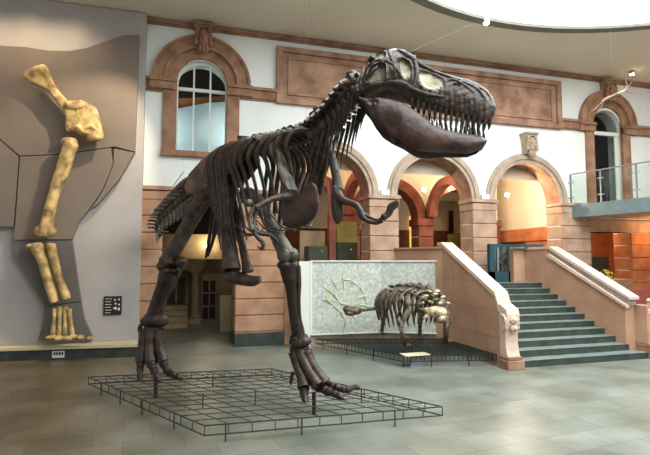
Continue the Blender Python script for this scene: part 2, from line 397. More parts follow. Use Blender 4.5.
# carved keystones
def keystone(name, cx, z0, z1, w, y, m, label, face=True, group=None):
    r = empty(name, (cx, WY, z0), label, 'keystone', group); h = z1 - z0
    b = MB(); b.prism([(cx - w * .36, y, z0 + h * .1), (cx + w * .36, y, z0 + h * .1), (cx + w * .5, y, z1 - h * .16), (cx - w * .5, y, z1 - h * .16)], (0, WY - y, 0))
    b.build('block', m, r)
    b = MB(); b.box(cx - w * .62, cx + w * .62, y - .1, WY, z1 - h * .08, z1, c=.01).box(cx - w * .55, cx + w * .55, y - .05, WY, z1 - h * .17, z1 - h * .08, c=.01); b.build('cap_slab', m, r)
    hz = z0 + h * .45; b = MB()
    b.blob((cx, y - .02, hz), (w * .34, .13, h * .34), 14, 10)                       # carved face
    b.blob((cx, y - .15, hz - h * .03), (w * .07, .05, h * .1)); b.blob((cx - w * .14, y - .13, hz + h * .08), (w * .1, .03, h * .035)); b.blob((cx + w * .14, y - .13, hz + h * .08), (w * .1, .03, h * .035))
    b.blob((cx, y - .12, hz - h * .19), (w * .13, .04, h * .03))
    for s in (-1, 1):
        for k in range(4): b.blob((cx + s * w * (.33 + .03 * k), y - .05, hz + h * (.28 - .15 * k)), (w * .13, .08, h * .1), 8, 6)
    for k in range(3): b.blob((cx + (k - 1) * w * .2, y - .06, hz - h * .36), (w * .12, .07, h * .14), 8, 6)
    smooth_angle(b.build('carved_face', m, r), 60)
    return r
keystone('keystone', .35, 7.2, 7.92, .42, WY - .2, M['red'], 'red carved keystone over the arched white framed window')
keystone('keystone', 12.97, 7.15, 7.86, .42, WY - .2, M['red'], 'red carved keystone over the balcony door arch')
keystone('keystone', 9.86, 5.2, 5.9, .38, WY - .22, M['grey'], 'pale carved head keystone above the right stone arch')

# ---------------------------------------------------------------- dark entrance hall behind the left doorway
structure(MB().box(-2.6, 3.0, 17.5, 17.7, 0, 4.1).build('wall_entrance', M['ochre']))
structure(MB().box(-2.7, -2.6, WB, 17.7, 0, 4.1).box(2.35, 2.42, WB, 17.7, 0, 4.1).build('wall_entrance_side', M['dark']))
structure(MB().box(-2.7, 3.0, WB, 17.7, 3.95, 4.1).build('ceiling_entrance', M['dark']))
yy = 17.35
def qx(px, y=yy): return W(px, 300, y).x
def qz(py, y=yy): return W(195, py, y).z
d1 = structure(MB().box(qx(167), qx(185), yy, 17.5, .62, qz(279)).build('door_1', M['wood']))
fr = MB(); xa, xb = qx(167), qx(185)
fr.box(xa - .12, xa, yy - .1, 17.5, .6, qz(277)).box(xb, xb + .12, yy - .1, 17.5, .6, qz(277)).box(xa - .12, xb + .12, yy - .1, 17.5, qz(277), qz(277) + .15).box((xa + xb) / 2 - .03, (xa + xb) / 2 + .03, yy - .03, yy, .62, qz(279)); fr.build('door_frame', M['ochre'], d1)
MB().blob(((xa + xb) / 2 + .1, yy - .04, 1.5), .05).build('door_handle', M['chrome'], d1)
cy_ = 16.5; cx_ = qx(195, cy_); zc = qz(275, cy_)
r = empty('column', (cx_, cy_, 0), 'slender ochre stone column beside the dark entrance door', 'column')
b = MB(); b.lathe((cx_, cy_, .3), [(.14, 0), (.12, .2), (.115, 1.0), (.10, zc - .3)], 20); smooth_angle(b.build('shaft', M['ochre'], r))
b = MB(); b.box(cx_ - .2, cx_ + .2, cy_ - .2, cy_ + .2, 0, .18, c=.02).lathe((cx_, cy_, .18), [(.18, 0), (.19, .05), (.14, .12)], 20); b.build('base', M['ochre'], r)
b = MB(); b.lathe((cx_, cy_, zc), [(.11, -.05), (.17, .05), (.18, .1)], 20).box(cx_ - .2, cx_ + .2, cy_ - .2, cy_ + .2, zc + .1, zc + .16, c=.01); b.build('capital', M['ochre'], r)
structure(MB().box(qx(181, cy_), cx_ + .26, cy_ - .24, 17.5, zc + .165, zc + .4).box(qx(180, cy_), cx_ + .32, cy_ - .3, 17.5, zc + .4, zc + .5).build('trim_41', M['ochre']))
structure(MB().box(-2.6, 2.35, 17.2, 17.5, qz(262), qz(259)).build('trim_43', M['wood']))
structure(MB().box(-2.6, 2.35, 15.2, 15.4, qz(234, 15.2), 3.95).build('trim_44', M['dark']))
t = MB()
for k in range(4): t.box(qx(158), cx_ - .22, 15.6 + k * .35, 17.5, k * .15, (k + 1) * .15, c=.01)
structure(t.build('trim_42', M['ochre']), 'stone steps of the entrance')
xw0, xw1 = qx(202), qx(216); za, zb = qz(320), qz(280)
w5 = structure(MB().box(xw0, xw1, yy, 17.5, za, zb).build('window_5', M['dark']))
b = MB()
for k in range(3): x = lerp(xw0, xw1, k / 2); b.box(x - .025, x + .025, yy - .04, yy, za, zb)
for k in range(4): z = lerp(za, zb, k / 3); b.box(xw0 - .03, xw1 + .03, yy - .04, yy, z - .025, z + .025)
b.build('window_frame', M['ochre'], w5)
tag(MB().box(qx(220, 14.4), qx(232, 14.4), 14.4, 14.46, .0, qz(296, 14.4), c=.01).build('notice_board', mat('grey green board', (178, 178, 142), (190, 190, 156), 2)), 'tall pale green board standing inside the left doorway', 'board')
entrance_fills = [((1.6, 13.4, 2.6), 10, (1, .9, .74)), ((.9, 16.3, 3.3), 16, (1, .84, .62))]  # added fill lights without fixtures, brightening the entrance hall

# ---------------------------------------------------------------- vaulted arcade behind the three arches
structure(MB().box(2.42, 15.6, WB, 24, LAND - .2, LAND).build('floor_arcade', M['floor']))
structure(MB().box(-1.7, 2.42, 17.7, 24, 0, .01).build('floor_far', M['floor']))
IY = 15.2
def inner_cx(px): return W(px, 220, IY).x
ic = [inner_cx(px) for px in (290, 336, 384, 467)]
ic = [inner_cx(425) - .22 - 1.15 + k * 2.75 for k in (-2, -1, 0, 1)] 
hs = [arch_outline(c, 1.1, LAND + .001, 3.55) for c in ic]
structure(plate([(2.42, LAND), (2.42, 6.2), (ic[3] + 1.55, 6.2), (ic[3] + 1.55, LAND)], [h for h in hs if h[0][0] > 2.45 or 1], IY, IY + .5, 'wall_arcade', M['cream'])) if False else None
w = MB()
for c in ic:
    if c < 2: continue
i = 50
structure(plate([(2.42, LAND), (2.42, 6.2), (ic[3] + 1.6, 6.2), (ic[3] + 1.6, LAND)], [h for h, c in zip(hs, ic) if c - 1.12 > 2.42], IY, IY + .5, 'wall_arcade', M['cream']))
for c in ic:
    if c - 1.12 < 2.42: continue
    t = MB(); t.ring(c, 3.55, 1.08, 1.42, IY - .06, IY + .52); structure(smooth_angle(t.build('trim_%d' % i, M['arch']), 30)); i += 1
for c in [ic[k] + 1.375 for k in (0, 1, 2, 3)]:
    if c < 2.7: continue
    p = courses(c - .28, c + .28, LAND, 3.3, IY - .07, IY + .55); p.box(c - .34, c + .34, IY - .12, IY + .6, 3.3, 3.55, c=.015)
    structure(p.build('trim_%d' % i, M['arch'])); i += 1
# cross ribs joining the arcade piers to the main wall
def cross_rib(x, y0, y1, spring, m, name, w=.3):
    t = MB(); cy = (y0 + y1) / 2; r = (y1 - y0) / 2; n = 24; vs = []; fs = []
    for k in range(n + 1):
        a = math.pi * k / n
        for rr, xx in ((r - .28, x - w / 2), (r - .28, x + w / 2), (r, x + w / 2), (r, x - w / 2)):
            vs.append((xx, cy + rr * math.cos(a), spring + rr * math.sin(a) * .95))
    for k in range(n):
        for q in range(4): fs.append((k * 4 + q, k * 4 + (q + 1) % 4, k * 4 + 4 + (q + 1) % 4, k * 4 + 4 + q))
    t.add(vs, fs); return structure(smooth_angle(t.build(name, m), 30))
for x in (2.6, 5.16, 8.3): cross_rib(x, WB, IY, 3.6, M['arch'], 'trim_%d' % i); i += 1
# barrel vault over the arcade and back walls
t = MB(); n = 20; vs = []; fs = []
for k in range(n + 1):
    a = math.pi * k / n
    for x in (2.42, 11.45): vs.append((x, (WB + 17.9) / 2 + 2.65 * math.cos(a), 4.6 + 1.35 * math.sin(a)))
for k in range(n): fs.append((2 * k, 2 * k + 1, 2 * k + 3, 2 * k + 2))
t.add(vs, fs); structure(smooth_angle(t.build('ceiling_vault', M['cream']), 60))
structure(MB().box(2.42, 11.6, 19.0, 19.2, LAND, 3.4).build('wall_far', M['arch']))
structure(MB().box(2.42, 11.6, 19.0, 19.2, 3.4, 6.5).build('wall_far_upper', M['cream']))
structure(MB().box(2.42, 11.6, WB, 19.2, 6.2, 6.4).build('ceiling_arcade', M['cream']))
structure(MB().box(2.40, 2.46, WB, 19.2, LAND, 6.4).build('wall_arcade_left', M['arch']))
# right end wall: cream over an orange course, low dark opening
rx = 11.5
structure(MB().box(rx, rx + .2, WB, 19.2, 3.2, 6.4).build('wall_arcade_right', M['cream']))
t = MB(); t.box(rx - .06, rx + .2, WB, 19.2, 2.75, 3.2, c=.01).box(rx - .02, rx + .2, WB, 14.2, LAND, 2.75).box(rx - .02, rx + .2, 15.6, 19.2, LAND, 2.75).box(rx + .1, rx + .2, 14.2, 15.6, LAND, 2.75)
structure(t.build('trim_%d' % i, M['orange'])); i += 1
structure(MB().box(rx + .02, rx + .1, 14.2, 15.6, LAND, 2.6).build('door_2', M['dark']))
# lit windows glowing at the back of the arcade
q = MB(); a = W(413, 220, 18.95); q.box(a.x - .16, a.x + .16, 18.9, 18.98, 2.6, 4.0); structure(q.build('window_6', M['glowy']), 'lit yellow window slit')
q = MB(); a = W(455, 235, 18); q.box(a.x - .32, a.x + .3, 18, 18.1, 2.2, 3.2, c=.02).box(a.x - .28, a.x - .22, 18.02, 18.08, LAND, 2.22).box(a.x + .2, a.x + .26, 18.02, 18.08, LAND, 2.22); tag(q.build('notice_board', M['olive']), 'olive yellow square board on posts at the back of the middle arch', 'board')
a = W(453, 215, 18.95); structure(MB().box(a.x - .2, a.x + .2, 18.9, 18.98, 3.0, 4.3).build('door_3', M['wood']))
# cabinets seen in the left arch
def cabinet(px0, px1, y, ztop, m, label, group='green display cabinets in the left arch'):
    x0, x1 = W(px0, 250, y).x, W(px1, 250, y).x
    r = empty('display_cabinet', ((x0 + x1) / 2, y, LAND), label, 'cabinet', group)
    MB().box(x0, x1, y + .03, y + .5, LAND, ztop, c=.01).build('body', m, r)
    d = MB().box(x0 + .03, x1 - .03, y, y + .03, LAND + .05, ztop - .04, c=.006).build('door', m, r)
    MB().blob(((x0 + x1) / 2 + .1, y - .02, (LAND + ztop) / 2 + .35), .03).build('knob', M['chrome'], d)
cabinet(337, 358, 13.3, 2.62, M['green'], 'dark green cabinet right of the red post in the left arch')
cabinet(308, 329, 13.3, 2.5, M['green'], 'dark green cabinet left of the red post in the left arch')
structure(MB().box(W(329.5, 250, 13.2).x, W(336, 250, 13.2).x, 13.2, 13.4, LAND, 4.4).build('trim_%d' % i, M['arch'])); i += 1
tag(MB().box(W(337, 250, 14.3).x, W(357, 250, 14.3).x, 14.3, 14.36, LAND, 3.3).build('partition_screen', M['olive']), 'olive panel standing behind the right green cabinet in the left arch', 'screen')
tag(MB().box(W(300, 250, 14.3).x, W(325, 250, 14.3).x, 14.3, 14.36, LAND, 3.0).build('partition_screen', M['ochre']), 'ochre panel standing behind the left green cabinet in the left arch', 'screen')

# room behind the right hand opening
structure(MB().box(12.0, 15.6, 14.6, 14.7, LAND, 3.3).build('wall_side_room', M['orange']))
structure(MB().box(11.75, 15.7, WB, 14.7, 3.3, 3.4).build('ceiling_side_room', M['dark']))
structure(MB().box(15.6, 15.7, WB, 14.7, LAND, 3.3).build('wall_side_room_right', M['orange']))
structure(MB().box(12.2, 13.0, 14.52, 14.6, LAND, 2.9).build('door_4', mat('orange wood door', (176, 104, 48), (194, 120, 60), 3, .5)))
tag(MB().box(12.1, 13.6, 12.75, 13.1, LAND, 2.2, c=.01).build('counter', M['plinth']), 'dark low counter inside the opening right of the stairs', 'counter')
# lamps and added fill lights
def lamp_or_fill_light(loc, e, c, r=.08):
    l = bpy.data.lights.new('lamp_or_fill_light', 'POINT'); l.energy = e; l.color = c; l.shadow_soft_size = r
    o = bpy.data.objects.new('lamp_or_fill_light', l); COL.objects.link(o); o.location = loc; return o
lamp_or_fill_light((-.72, 12.8, 5.5), 26, (.88, .95, 1)); lamp_or_fill_light((1.42, 12.8, 5.5), 26, (.88, .95, 1))  # added unseen fill lights beside the jambs, brightening the panel behind window 1
def wall_lamp(px, py, D, e, label, c=(1, .82, .60)):
    p = P(px, py, D); r = empty('wall_lamp', p, label, 'lamp', None)
    b = MB(); b.blob(p, .07, 14, 10); smooth_angle(b.build('bulb', M['lamp'], r))
    b = MB(); b.lathe(p + V((0, 0, -.13)), [(.02, 0), (.05, .03), (.06, .08)], 14); b.build('holder', M['chrome'], r)
    lamp_or_fill_light(p + V((0, -.25, .1)), e, c)
wall_lamp(424, 190, 15.2, 50, 'glowing round lamp on the pillar inside the middle arch')
wall_lamp(507, 195, 15.4, 165, 'glowing round lamp inside the right arch')
wall_lamp(449, 190, 17.2, 30, 'small glowing lamp far back in the middle arch')
wall_lamp(297, 197, 15.0, 45, 'small glowing lamp inside the left arch')
wall_lamp(207, 246, 16.9, 20, 'glowing lamp in the dark left doorway', (1, .8, .5))
[lamp_or_fill_light(*q) for q in entrance_fills]; lamp_or_fill_light((13.3, 11.2, CZ - .25), 1.2, (1, .8, .55)); lamp_or_fill_light((13.3, 13.2, 3.0), 60, (1, .7, .42)); lamp_or_fill_light((14.3, 11.3, 3.0), 40, (1, .62, .32)); lamp_or_fill_light((4.0, 14.2, 5.2), 25, (1, .68, .4))
# pale green signs on the pier caps
for (x, lab) in ((5.16, 'pale green emergency sign on the pier cap left of the middle arch'), (8.3, 'pale green emergency sign on the pier cap right of the middle arch')):
    r = empty('emergency_light', (x + .05, WY - .12, SPR), lab, 'sign', 'emergency signs on the pier caps')
    MB().box(x - .11, x + .15, WY - .15, WY - .07, SPR, SPR + .15, c=.01).build('housing', M['exit'], r)
    MB().prism([(x - .1, WY - .155, SPR + .04), (x - .1, WY - .155, SPR + .08), (x + .0, WY - .155, SPR + .08), (x + .0, WY - .155, SPR + .13), (x + .12, WY - .155, SPR + .06), (x, WY - .155, SPR + .01)], (0, .004, 0)).build('arrow', M['frame'], r)
# ================================================================ PARTITION WITH THE GIANT FORELIMB
structure(MB().box(-9, -.97, 11.8, WY + .001, 0, CZ - .02).build('wall_left_partition', M['lilac']))
# relief silhouette: slabs standing off the partition, split by narrow seams
def slab(pts, y, d, name, m, c=.0):
    b = MB(); b.prism([W(px, py, 11.8 - .001) + V((0, 0, 0)) for px, py in pts], (0, -d, 0)); o = b.build(name, m, REL); return o
REL = empty('relief_panel', (-2.6, 11.8, .3), 'raised grey brown animal silhouette panel on the lilac partition behind the golden bones', 'panel')
slab([(-60, 44), (0, 48.5), (28, 50), (50, 53.5), (70, 54), (88, 51), (108, 44), (125, 38), (139.5, 38), (138, 90), (135.5, 153), (116, 148), (60, 155.5), (22, 157), (0, 138), (-60, 100)], 0, .16, 'upper_body', M['tan'])
slab([(-60, 101.5), (0, 139.5), (21, 158), (16, 227), (-60, 227)], 0, .16, 'flank', M['tan'])
slab([(22.5, 158), (60, 156.5), (112, 149.5), (114, 165), (104, 190), (92, 208), (80, 222), (73, 239.5), (16, 240), (17.5, 227)], 0, .16, 'upper_arm', M['tan'])
slab([(115, 150), (135, 154), (120, 180), (98, 206), (93, 208.5), (105, 190), (114.5, 166)], 0, .16, 'elbow', M['tan'])
slab([(16, 241), (73, 240.5), (76, 262), (80, 290), (82, 300.5), (46, 305), (26, 272), (16, 256)], 0, .14, 'forearm', M['tan2'])
slab([(46, 306), (82, 301.5), (85, 318), (94, 338.7), (40, 339.4), (45, 322)], 0, .14, 'foot', M['tan2'])
# podium
b = MB(); b.prism([(-9, 11.55 + .0, .22), (-3.61, 11.53, .22), (-.88, 11.27, .22), (-.88, 11.8, .22), (-9, 11.8, .22)], (0, 0, .06)); 
POD = empty('podium', (-3, 11.6, 0), 'long low podium with cream top and dark green front under the golden bones', 'podium')
b.build('top', M['podium'], POD)
b = MB(); b.prism([(-9, 11.6, 0), (-3.61, 11.58, 0), (-.93, 11.32, 0), (-.93, 11.79, 0), (-9, 11.79, 0)], (0, 0, .22)); b.build('front', M['plinth'], POD)
a = G(45, 357, .06); c_ = G(56, 357, .06)
b = MB()
dv = (V((-.93, 11.32, 0)) - V((-3.61, 11.58, 0))).normalized(); s0 = V((-3.61, 11.58, 0)) + dv * .98
b.prism([s0 + V((0, -.012, .04)), s0 + dv * .24 + V((0, -.012, .04)), s0 + dv * .24 + V((0, -.012, .18)), s0 + V((0, -.012, .18))], (0, -.006, 0))
r = empty('small_label', s0 + V((0, 0, .04)), 'small pale label on the dark podium front below the golden foot', 'label'); b.build('card', M['frame'], r)
b = MB()
for k in range(4):
    q = s0 + dv * (.03 + .05 * k) + V((0, -.019, .1)); b.prism([q, q + dv * .035, q + dv * .035 + V((0, 0, .06)), q + V((0, 0, .06))], (0, -.003, 0))
b.build('pictogram', M['black'], r)
# black information sign with white pictograms
p0 = W(103.5, 315, 11.79); p1 = W(122, 296, 11.79)
r = empty('information_sign', ((p0.x + p1.x) / 2, 11.78, p0.z), 'small black square sign with white writing and pictograms on the lilac partition', 'sign')
MB().box(p0.x, p1.x, 11.765, 11.8, p0.z, p1.z, c=.003).build('board', M['black'], r)
b = MB(); h = p1.z - p0.z; w_ = p1.x - p0.x
for k in range(6): b.box(p0.x + .03, p0.x + w_ * (.45 if k % 2 else .4), 11.758, 11.765, p0.z + h * (.1 + .15 * k), p0.z + h * (.125 + .15 * k))
b.build('text_lines', M['frame'], r)
b = MB()
for k, (u, v) in enumerate(((.85, .82), (.85, .55), (.85, .3), (.62, .8), (.66, .6))): b.blob((p0.x + w_ * u, 11.762, p0.z + h * v), (.018, .006, .022 if k != 2 else .04), 8, 6)
b.prism([(p0.x + w_ * .5, 11.765, p0.z + h * .35), (p0.x + w_ * .75, 11.765, p0.z + h * .25), (p0.x + w_ * .7, 11.765, p0.z + h * .45)], (0, -.006, 0))
b.build('pictogram', M['frame'], r)

# giant forelimb
Yb = 11.42
def wb(px, py, dy=0): return W(px, py, Yb + dy)
LIMB = empty('fossil_forelimb', (-2.55, Yb, .28), 'giant honey coloured fossil forelimb mounted upright on the left partition', 'fossil')
def gpart(name, b, parent=LIMB): return smooth_angle(b.build(name, M['gold'], parent), 70)
def shaped(outline, front, name, parent=LIMB, m=None, depth=.1, yoff=0, steps=5):
    # rounded bone plate: outline in px drawn on the plane, domed both ways
    pts = [wb(px, py, yoff) for px, py in outline]; c = sum(pts, V()) / len(pts); vs = []; fs = []; n = len(pts); L = []
    for k in range(-steps, steps + 1):
        a = math.pi / 2 * k / steps; s = .25 + .75 * math.cos(a) ** .35 if abs(k) < steps else .25
        L.append([c + (p - c) * s + V((0, -depth * math.sin(a), 0)) for p in pts])
    for l in L: vs += l
    for i in range(len(L) - 1):
        for k in range(n): fs.append((i * n + k, i * n + (k + 1) % n, (i + 1) * n + (k + 1) % n, (i + 1) * n + k))
    fs += [tuple(range(n - 1, -1, -1)), tuple((len(L) - 1) * n + k for k in range(n))]
    return MB().add(vs, fs)
def chaikin(p, it=2):
    for _ in range(it):
        q = []
        for i in range(len(p)):
            a, b_ = p[i], p[(i + 1) % len(p)]
            q += [(a[0] * .75 + b_[0] * .25, a[1] * .75 + b_[1] * .25), (a[0] * .25 + b_[0] * .75, a[1] * .25 + b_[1] * .75)]
        p = q
    return p
# scapula: flaring blade, narrow neck, broad coracoid plate
b = shaped(chaikin([(22, 76), (27, 70), (38, 65), (45, 64), (49, 70), (52, 79), (58, 90), (68, 101), (74, 106), (66, 116), (60, 106), (53, 97), (46, 90), (38, 86), (29, 82)]), 0, 'c', depth=.09)
sc = gpart('scapula', b)
b = shaped(chaikin([(64, 104), (72, 101), (80, 99), (90, 104), (97, 108), (100, 118), (103, 130), (104, 138), (98, 142), (86, 141), (80, 134), (72, 131), (65, 131), (66, 120), (63, 112)]), 0, 'c', depth=.10)
co = gpart('coracoid', b)
b = MB(); b.tube([wb(67, 130, -.05), wb(78, 127, -.07), wb(82, 132, -.1), (wb(92, 137, -.1)), wb(103, 138, -.05)], [.05, .07, .07, .08, .05], 10, noise=.1); b.blob(wb(74, 105, -.1), (.2, .06, .1)); b.tube([wb(80, 132, -.08), wb(90, 126, -.1), wb(96, 130, -.08)], [.04, .05, .04])
gpart('glenoid_rim', b, co)
b = MB(); b.tube([wb(72, 139), wb(71, 145), wb(66, 158), wb(59, 178), wb(53, 198), wb(48, 218), wb(45, 231), wb(44, 236)], [(.13, .1), (.22, .15), (.19, .13), (.16, .12), (.14, .11), (.15, .12), (.20, .15), (.14, .12)], 16, sub=6, noise=.05)
b.blob(wb(69, 142, -.05), (.16, .14, .1)); b.blob(wb(40, 231, -.05), (.12, .12, .12)); b.blob(wb(51, 232, -.05), (.11, .12, .12)); b.tube([wb(73, 150), wb(66, 172), wb(60, 186)], [(.06, .06), (.1, .08), (.03, .03)])
gpart('humerus', b)
b = MB(); b.tube([wb(37, 243), wb(38, 248), wb(43, 262), wb(48, 280), wb(53, 296), wb(55, 302)], [(.15, .1), (.19, .13), (.14, .1), (.11, .09), (.13, .1), (.14, .08)], 14, noise=.06); b.blob(wb(31, 246, -.03), (.1, .08, .05)); gpart('ulna', b)
b = MB(); b.tube([wb(51, 243), wb(51, 248), wb(55, 262), wb(60, 280), wb(65, 294), wb(67, 299)], [(.1, .08), (.13, .1), (.09, .08), (.08, .07), (.11, .09), (.11, .07)], 14, noise=.06); gpart('radius', b)
for k, (a, c2) in enumerate([((55, 309), (53, 334)), ((60, 307), (59, 335)), ((65, 307), (65, 334)), ((69, 309), (72, 334))]):
    b = MB(); b.tube([wb(a[0], a[1], -.04 * (k % 2)), wb(lerp(a[0], c2[0], .5), 320, -.08), wb(c2[0], c2[1], -.1)], [.055, .035, .055], 10, noise=.06); gpart('metacarpal', b)
for (x, y, x2) in ((53, 337, 49), (59, 338, 57), (66, 338, 68), (73, 337, 80), (80, 337.5, 90)):
    b = MB(); b.blob(wb(x, y, -.14), (.09, .12, .06)); b.blob(wb(x2, y + .8, -.24), (.07, .1, .045)); gpart('phalanx', b)
b = MB()
for (px, py) in ((42, 95), (85, 125), (57, 185), (47, 270), (64, 320)): b.tube([wb(px, py, .0), wb(px, py, .24)], .014, 8)
b.build('wall_bracket', M['black'], LIMB)

# ================================================================ STAIRS
SX0 = 6.02; RISE = .1355; RUN = .283; Y0 = 8.06
R_end = [9.55, 9.36, 9.298, 9.3, 9.3, 9.3, 9.3, 9.3, 9.3, 9.3, 9.3]
ST = empty('staircase', (7.7, Y0, 0), 'wide stone staircase of eleven dark green steps leading up to the arches', 'staircase')
for k in range(11):
    yf = Y0 + RUN * k; yb = yf + RUN + .04 if k < 10 else WY - .125
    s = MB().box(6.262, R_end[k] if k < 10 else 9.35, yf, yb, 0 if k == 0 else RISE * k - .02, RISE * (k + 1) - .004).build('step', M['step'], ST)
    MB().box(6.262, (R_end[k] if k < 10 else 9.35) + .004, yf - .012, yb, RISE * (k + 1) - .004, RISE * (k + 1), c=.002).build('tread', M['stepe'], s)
def side_prism(pts, x0, x1, name, m, parent=None):   # pts in (y, z)
    return MB().prism([(x0, y, z) for y, z in pts], (x1 - x0, 0, 0)).build(name, m, parent)
# left balustrade wall
LB = empty('left_balustrade', (6.15, 9.3, 0), 'solid pink stone stair balustrade on the left with a sloping pale coping', 'balustrade')
side_prism([(8.25, 0), (8.25, 1.10), (8.36, 1.38), (10.43, 2.46), (10.6, 2.46), (10.6, 0)], SX0, 6.26, 'wall_body', M['stair'], LB)
b = MB(); b.prism([(SX0, 10.43, 0), (6.26, 10.43, 0), (6.26, 10.6, 0), (5.72, WY - .12, 0), (5.46, WY - .12, 0)], (0, 0, 2.40)); b.build('landing_wall', M['stair'], LB)
pc = [(8.22, 1.08), (8.25, 1.2), (8.36, 1.46), (10.43, 2.53), (10.62, 2.53), (10.62, 2.45), (10.45, 2.45), (8.38, 1.38), (8.27, 1.08)]
side_prism(pc, SX0 - .03, 6.30, 'coping', M['cope'], LB)
b = MB(); b.prism([(5.98, 10.42, 2.38), (6.3, 10.42, 2.38), (6.3, 10.62, 2.38), (5.76, WY - .12, 2.38), (5.42, WY - .12, 2.38)], (0, 0, .05)); b.build('landing_coping', M['stair'], LB)
# joints of the stone blocks
b = MB()
for z in (.55, 1.10, 1.65):
    yb0 = 8.27 if z < 1.1 else 8.4 + (z - 1.4) / .52
    b.box(SX0 - .003, SX0 + .002, max(8.27, yb0), 10.43, z, z + .01)
for y, za, zb in ((9.1, .55, 1.1), (9.9, .0, .55), (9.5, 1.1, 1.65), (8.7, 0, .55), (9.95, 1.1, 2.1), (10.1, .55, 1.1)): b.box(SX0 - .003, SX0 + .002, y, y + .01, za, zb)
b.build('block_joint', M['red'], LB)
# left newel with carved rosette and scroll foot
def newel(name, x0, x1, y0, h, label, lean=.05):
    r = empty(name, ((x0 + x1) / 2, y0 + .1, 0), label, 'newel post')
    MB().box(x0 - .05, x1 + .05, y0 - .07, y0 + .26, 0, .17, c=.01).box(x0 - .025, x1 + .025, y0 - .045, y0 + .25, .17, .24, c=.012).build('base', M['red'], r)
    b = MB(); pr = [(y0 + .24, .24), (y0 - .0, .24), (y0 + .04, .34), (y0 + .06, .5), (y0 + .05, .72), (y0 + .0, .84), (y0 - .01, h - .1), (y0 + .02, h), (y0 + .24, h + .1)]
    b.prism([(x0, y, z) for y, z in pr], (x1 - x0, 0, 0)); b.build('shaft', M['cope'], r)
    b = MB(); cx = (x0 + x1) / 2; w = x1 - x0
    for zz, rr in ((h - .2, .085), (h - .36, .07)):
        for k in range(8):
            a = 2 * math.pi * k / 8; b.blob((cx + rr * .7 * math.cos(a), y0 - .02, zz + rr * .6 * math.sin(a)), (.035, .035, .03), 8, 6)
        b.blob((cx, y0 - .05, zz), .04, 10, 8)
        for s in (-1, 1): b.blob((cx + s * w * .5, y0 + .06, zz), (.03, .07, .05), 8, 6)
    b.tube([(x0 - .015, y0 + .12, h - .42), (x0 - .02, y0 + .02, h - .3), (x0 - .02, y0 + .04, h - .15), (x0 - .015, y0 + .16, h - .1)], .022, 8)
    smooth_angle(b.build('carved_rosette', M['cope'], r), 60); return r
newel('newel_post', 6.0, 6.28, 8.0, 1.14, 'carved pale stone newel post at the foot of the left stair balustrade')
# right balustrade
RB = empty('right_balustrade', (9.42, 9.3, 0), 'solid pink stone stair balustrade on the right with a moulded sloping coping', 'balustrade')
side_prism([(8.36, 0), (8.36, 1.10), (10.62, 2.30), (10.64, 2.38), (WY - .12, 2.38), (WY - .12, 0)], 9.3, 9.56, 'wall_body', M['stair'], RB)
side_prism([(8.25, 1.06), (8.25, 1.12), (10.55, 2.27), (10.62, 2.25), (10.62, 2.21)], 9.22, 9.31, 'lower_moulding', M['cope'], RB)
side_prism([(8.25, 1.12), (8.25, 1.24), (10.55, 2.39), (10.6, 2.27)], 9.28, 9.5, 'grey_band', M['molding'], RB)
side_prism([(8.22, 1.24), (8.22, 1.30), (10.55, 2.46), (WY - .12, 2.46), (WY - .12, 2.39), (10.58, 2.39)], 9.27, 9.56, 'coping', M['cope'], RB)
b = MB(); b.box(8.93, 9.32, 11.55, 11.75, LAND, 2.40, c=.005); b.build('landing_wall', M['stair'], RB)
b = MB(); b.box(8.9, 9.4, 11.52, 11.8, 2.40, 2.46, c=.01); b.build('landing_coping', M['cope'], RB)
def scroll_newel():
    r = empty('scroll_newel', (9.6, 8.15, 0), 'carved scroll newel of pale stone at the foot of the right stair balustrade', 'newel post')
    MB().box(9.56, 10.5, 7.95, 8.5, 0, .22, c=.015).box(9.56, 10.4, 8.0, 8.45, .22, .3, c=.015).build('base', M['red'], r)
    MB().box(9.56, 9.78, 8.05, 8.4, .3, 1.12, c=.01).build('shaft', M['stair'], r)
    b = MB(); c = V((9.86, 8.05, .62))
    b.tube([c + V(((.09 + .022 * k) * math.cos(k * .55 + .5), 0, (.09 + .03 * k) * math.sin(k * .55 + .5))) for k in range(13)], [.045 + .002 * k for k in range(13)], 10); b.blob(c, .09)
    smooth_angle(b.build('scroll', M['cope'], r), 60)
    b = MB(); random.seed(3)
    for k in range(14): b.blob((9.62 + random.random() * .16, 8.02 + random.random() * .08, .86 + random.random() * .42), (.045 + random.random() * .03, .05, .03 + random.random() * .03), 8, 6, Matrix.Rotation(random.random() * 3, 3, 'Y'))
    smooth_angle(b.build('carved_leaf', M['cope'], r), 60)
scroll_newel()
# teal glass gate on the landing
r = empty('glass_gate', (8.55, 11.4, LAND), 'dark teal framed glass gate at the top left of the stairs', 'gate')
b = MB(); gx0, gx1 = W(489, 260, 11.4).x, W(509, 260, 11.4).x
b.box(gx0, gx0 + .16, 11.36, 11.48, LAND, 2.5).box(gx1 - .05, gx1, 11.36, 11.44, LAND, 2.5).box(gx0, gx1 + 1.1, 11.34, 11.46, 2.46, 2.54).box(gx0, gx1, 11.36, 11.44, LAND, 1.78).box(gx0 + .38, gx0 + .42, 11.37, 11.43, 1.78, 2.46)
b.build('gate_frame', M['teal'], r)
MB().box(gx0 + .16, gx1 - .05, 11.39, 11.4, 1.78, 2.46).build('pane', glass('teal glass', (120, 180, 190), .3), r)
MB().box(gx0 + .24, gx0 + .28, 11.355, 11.375, 1.8, 2.44).build('push_bar', M['chrome'], r)

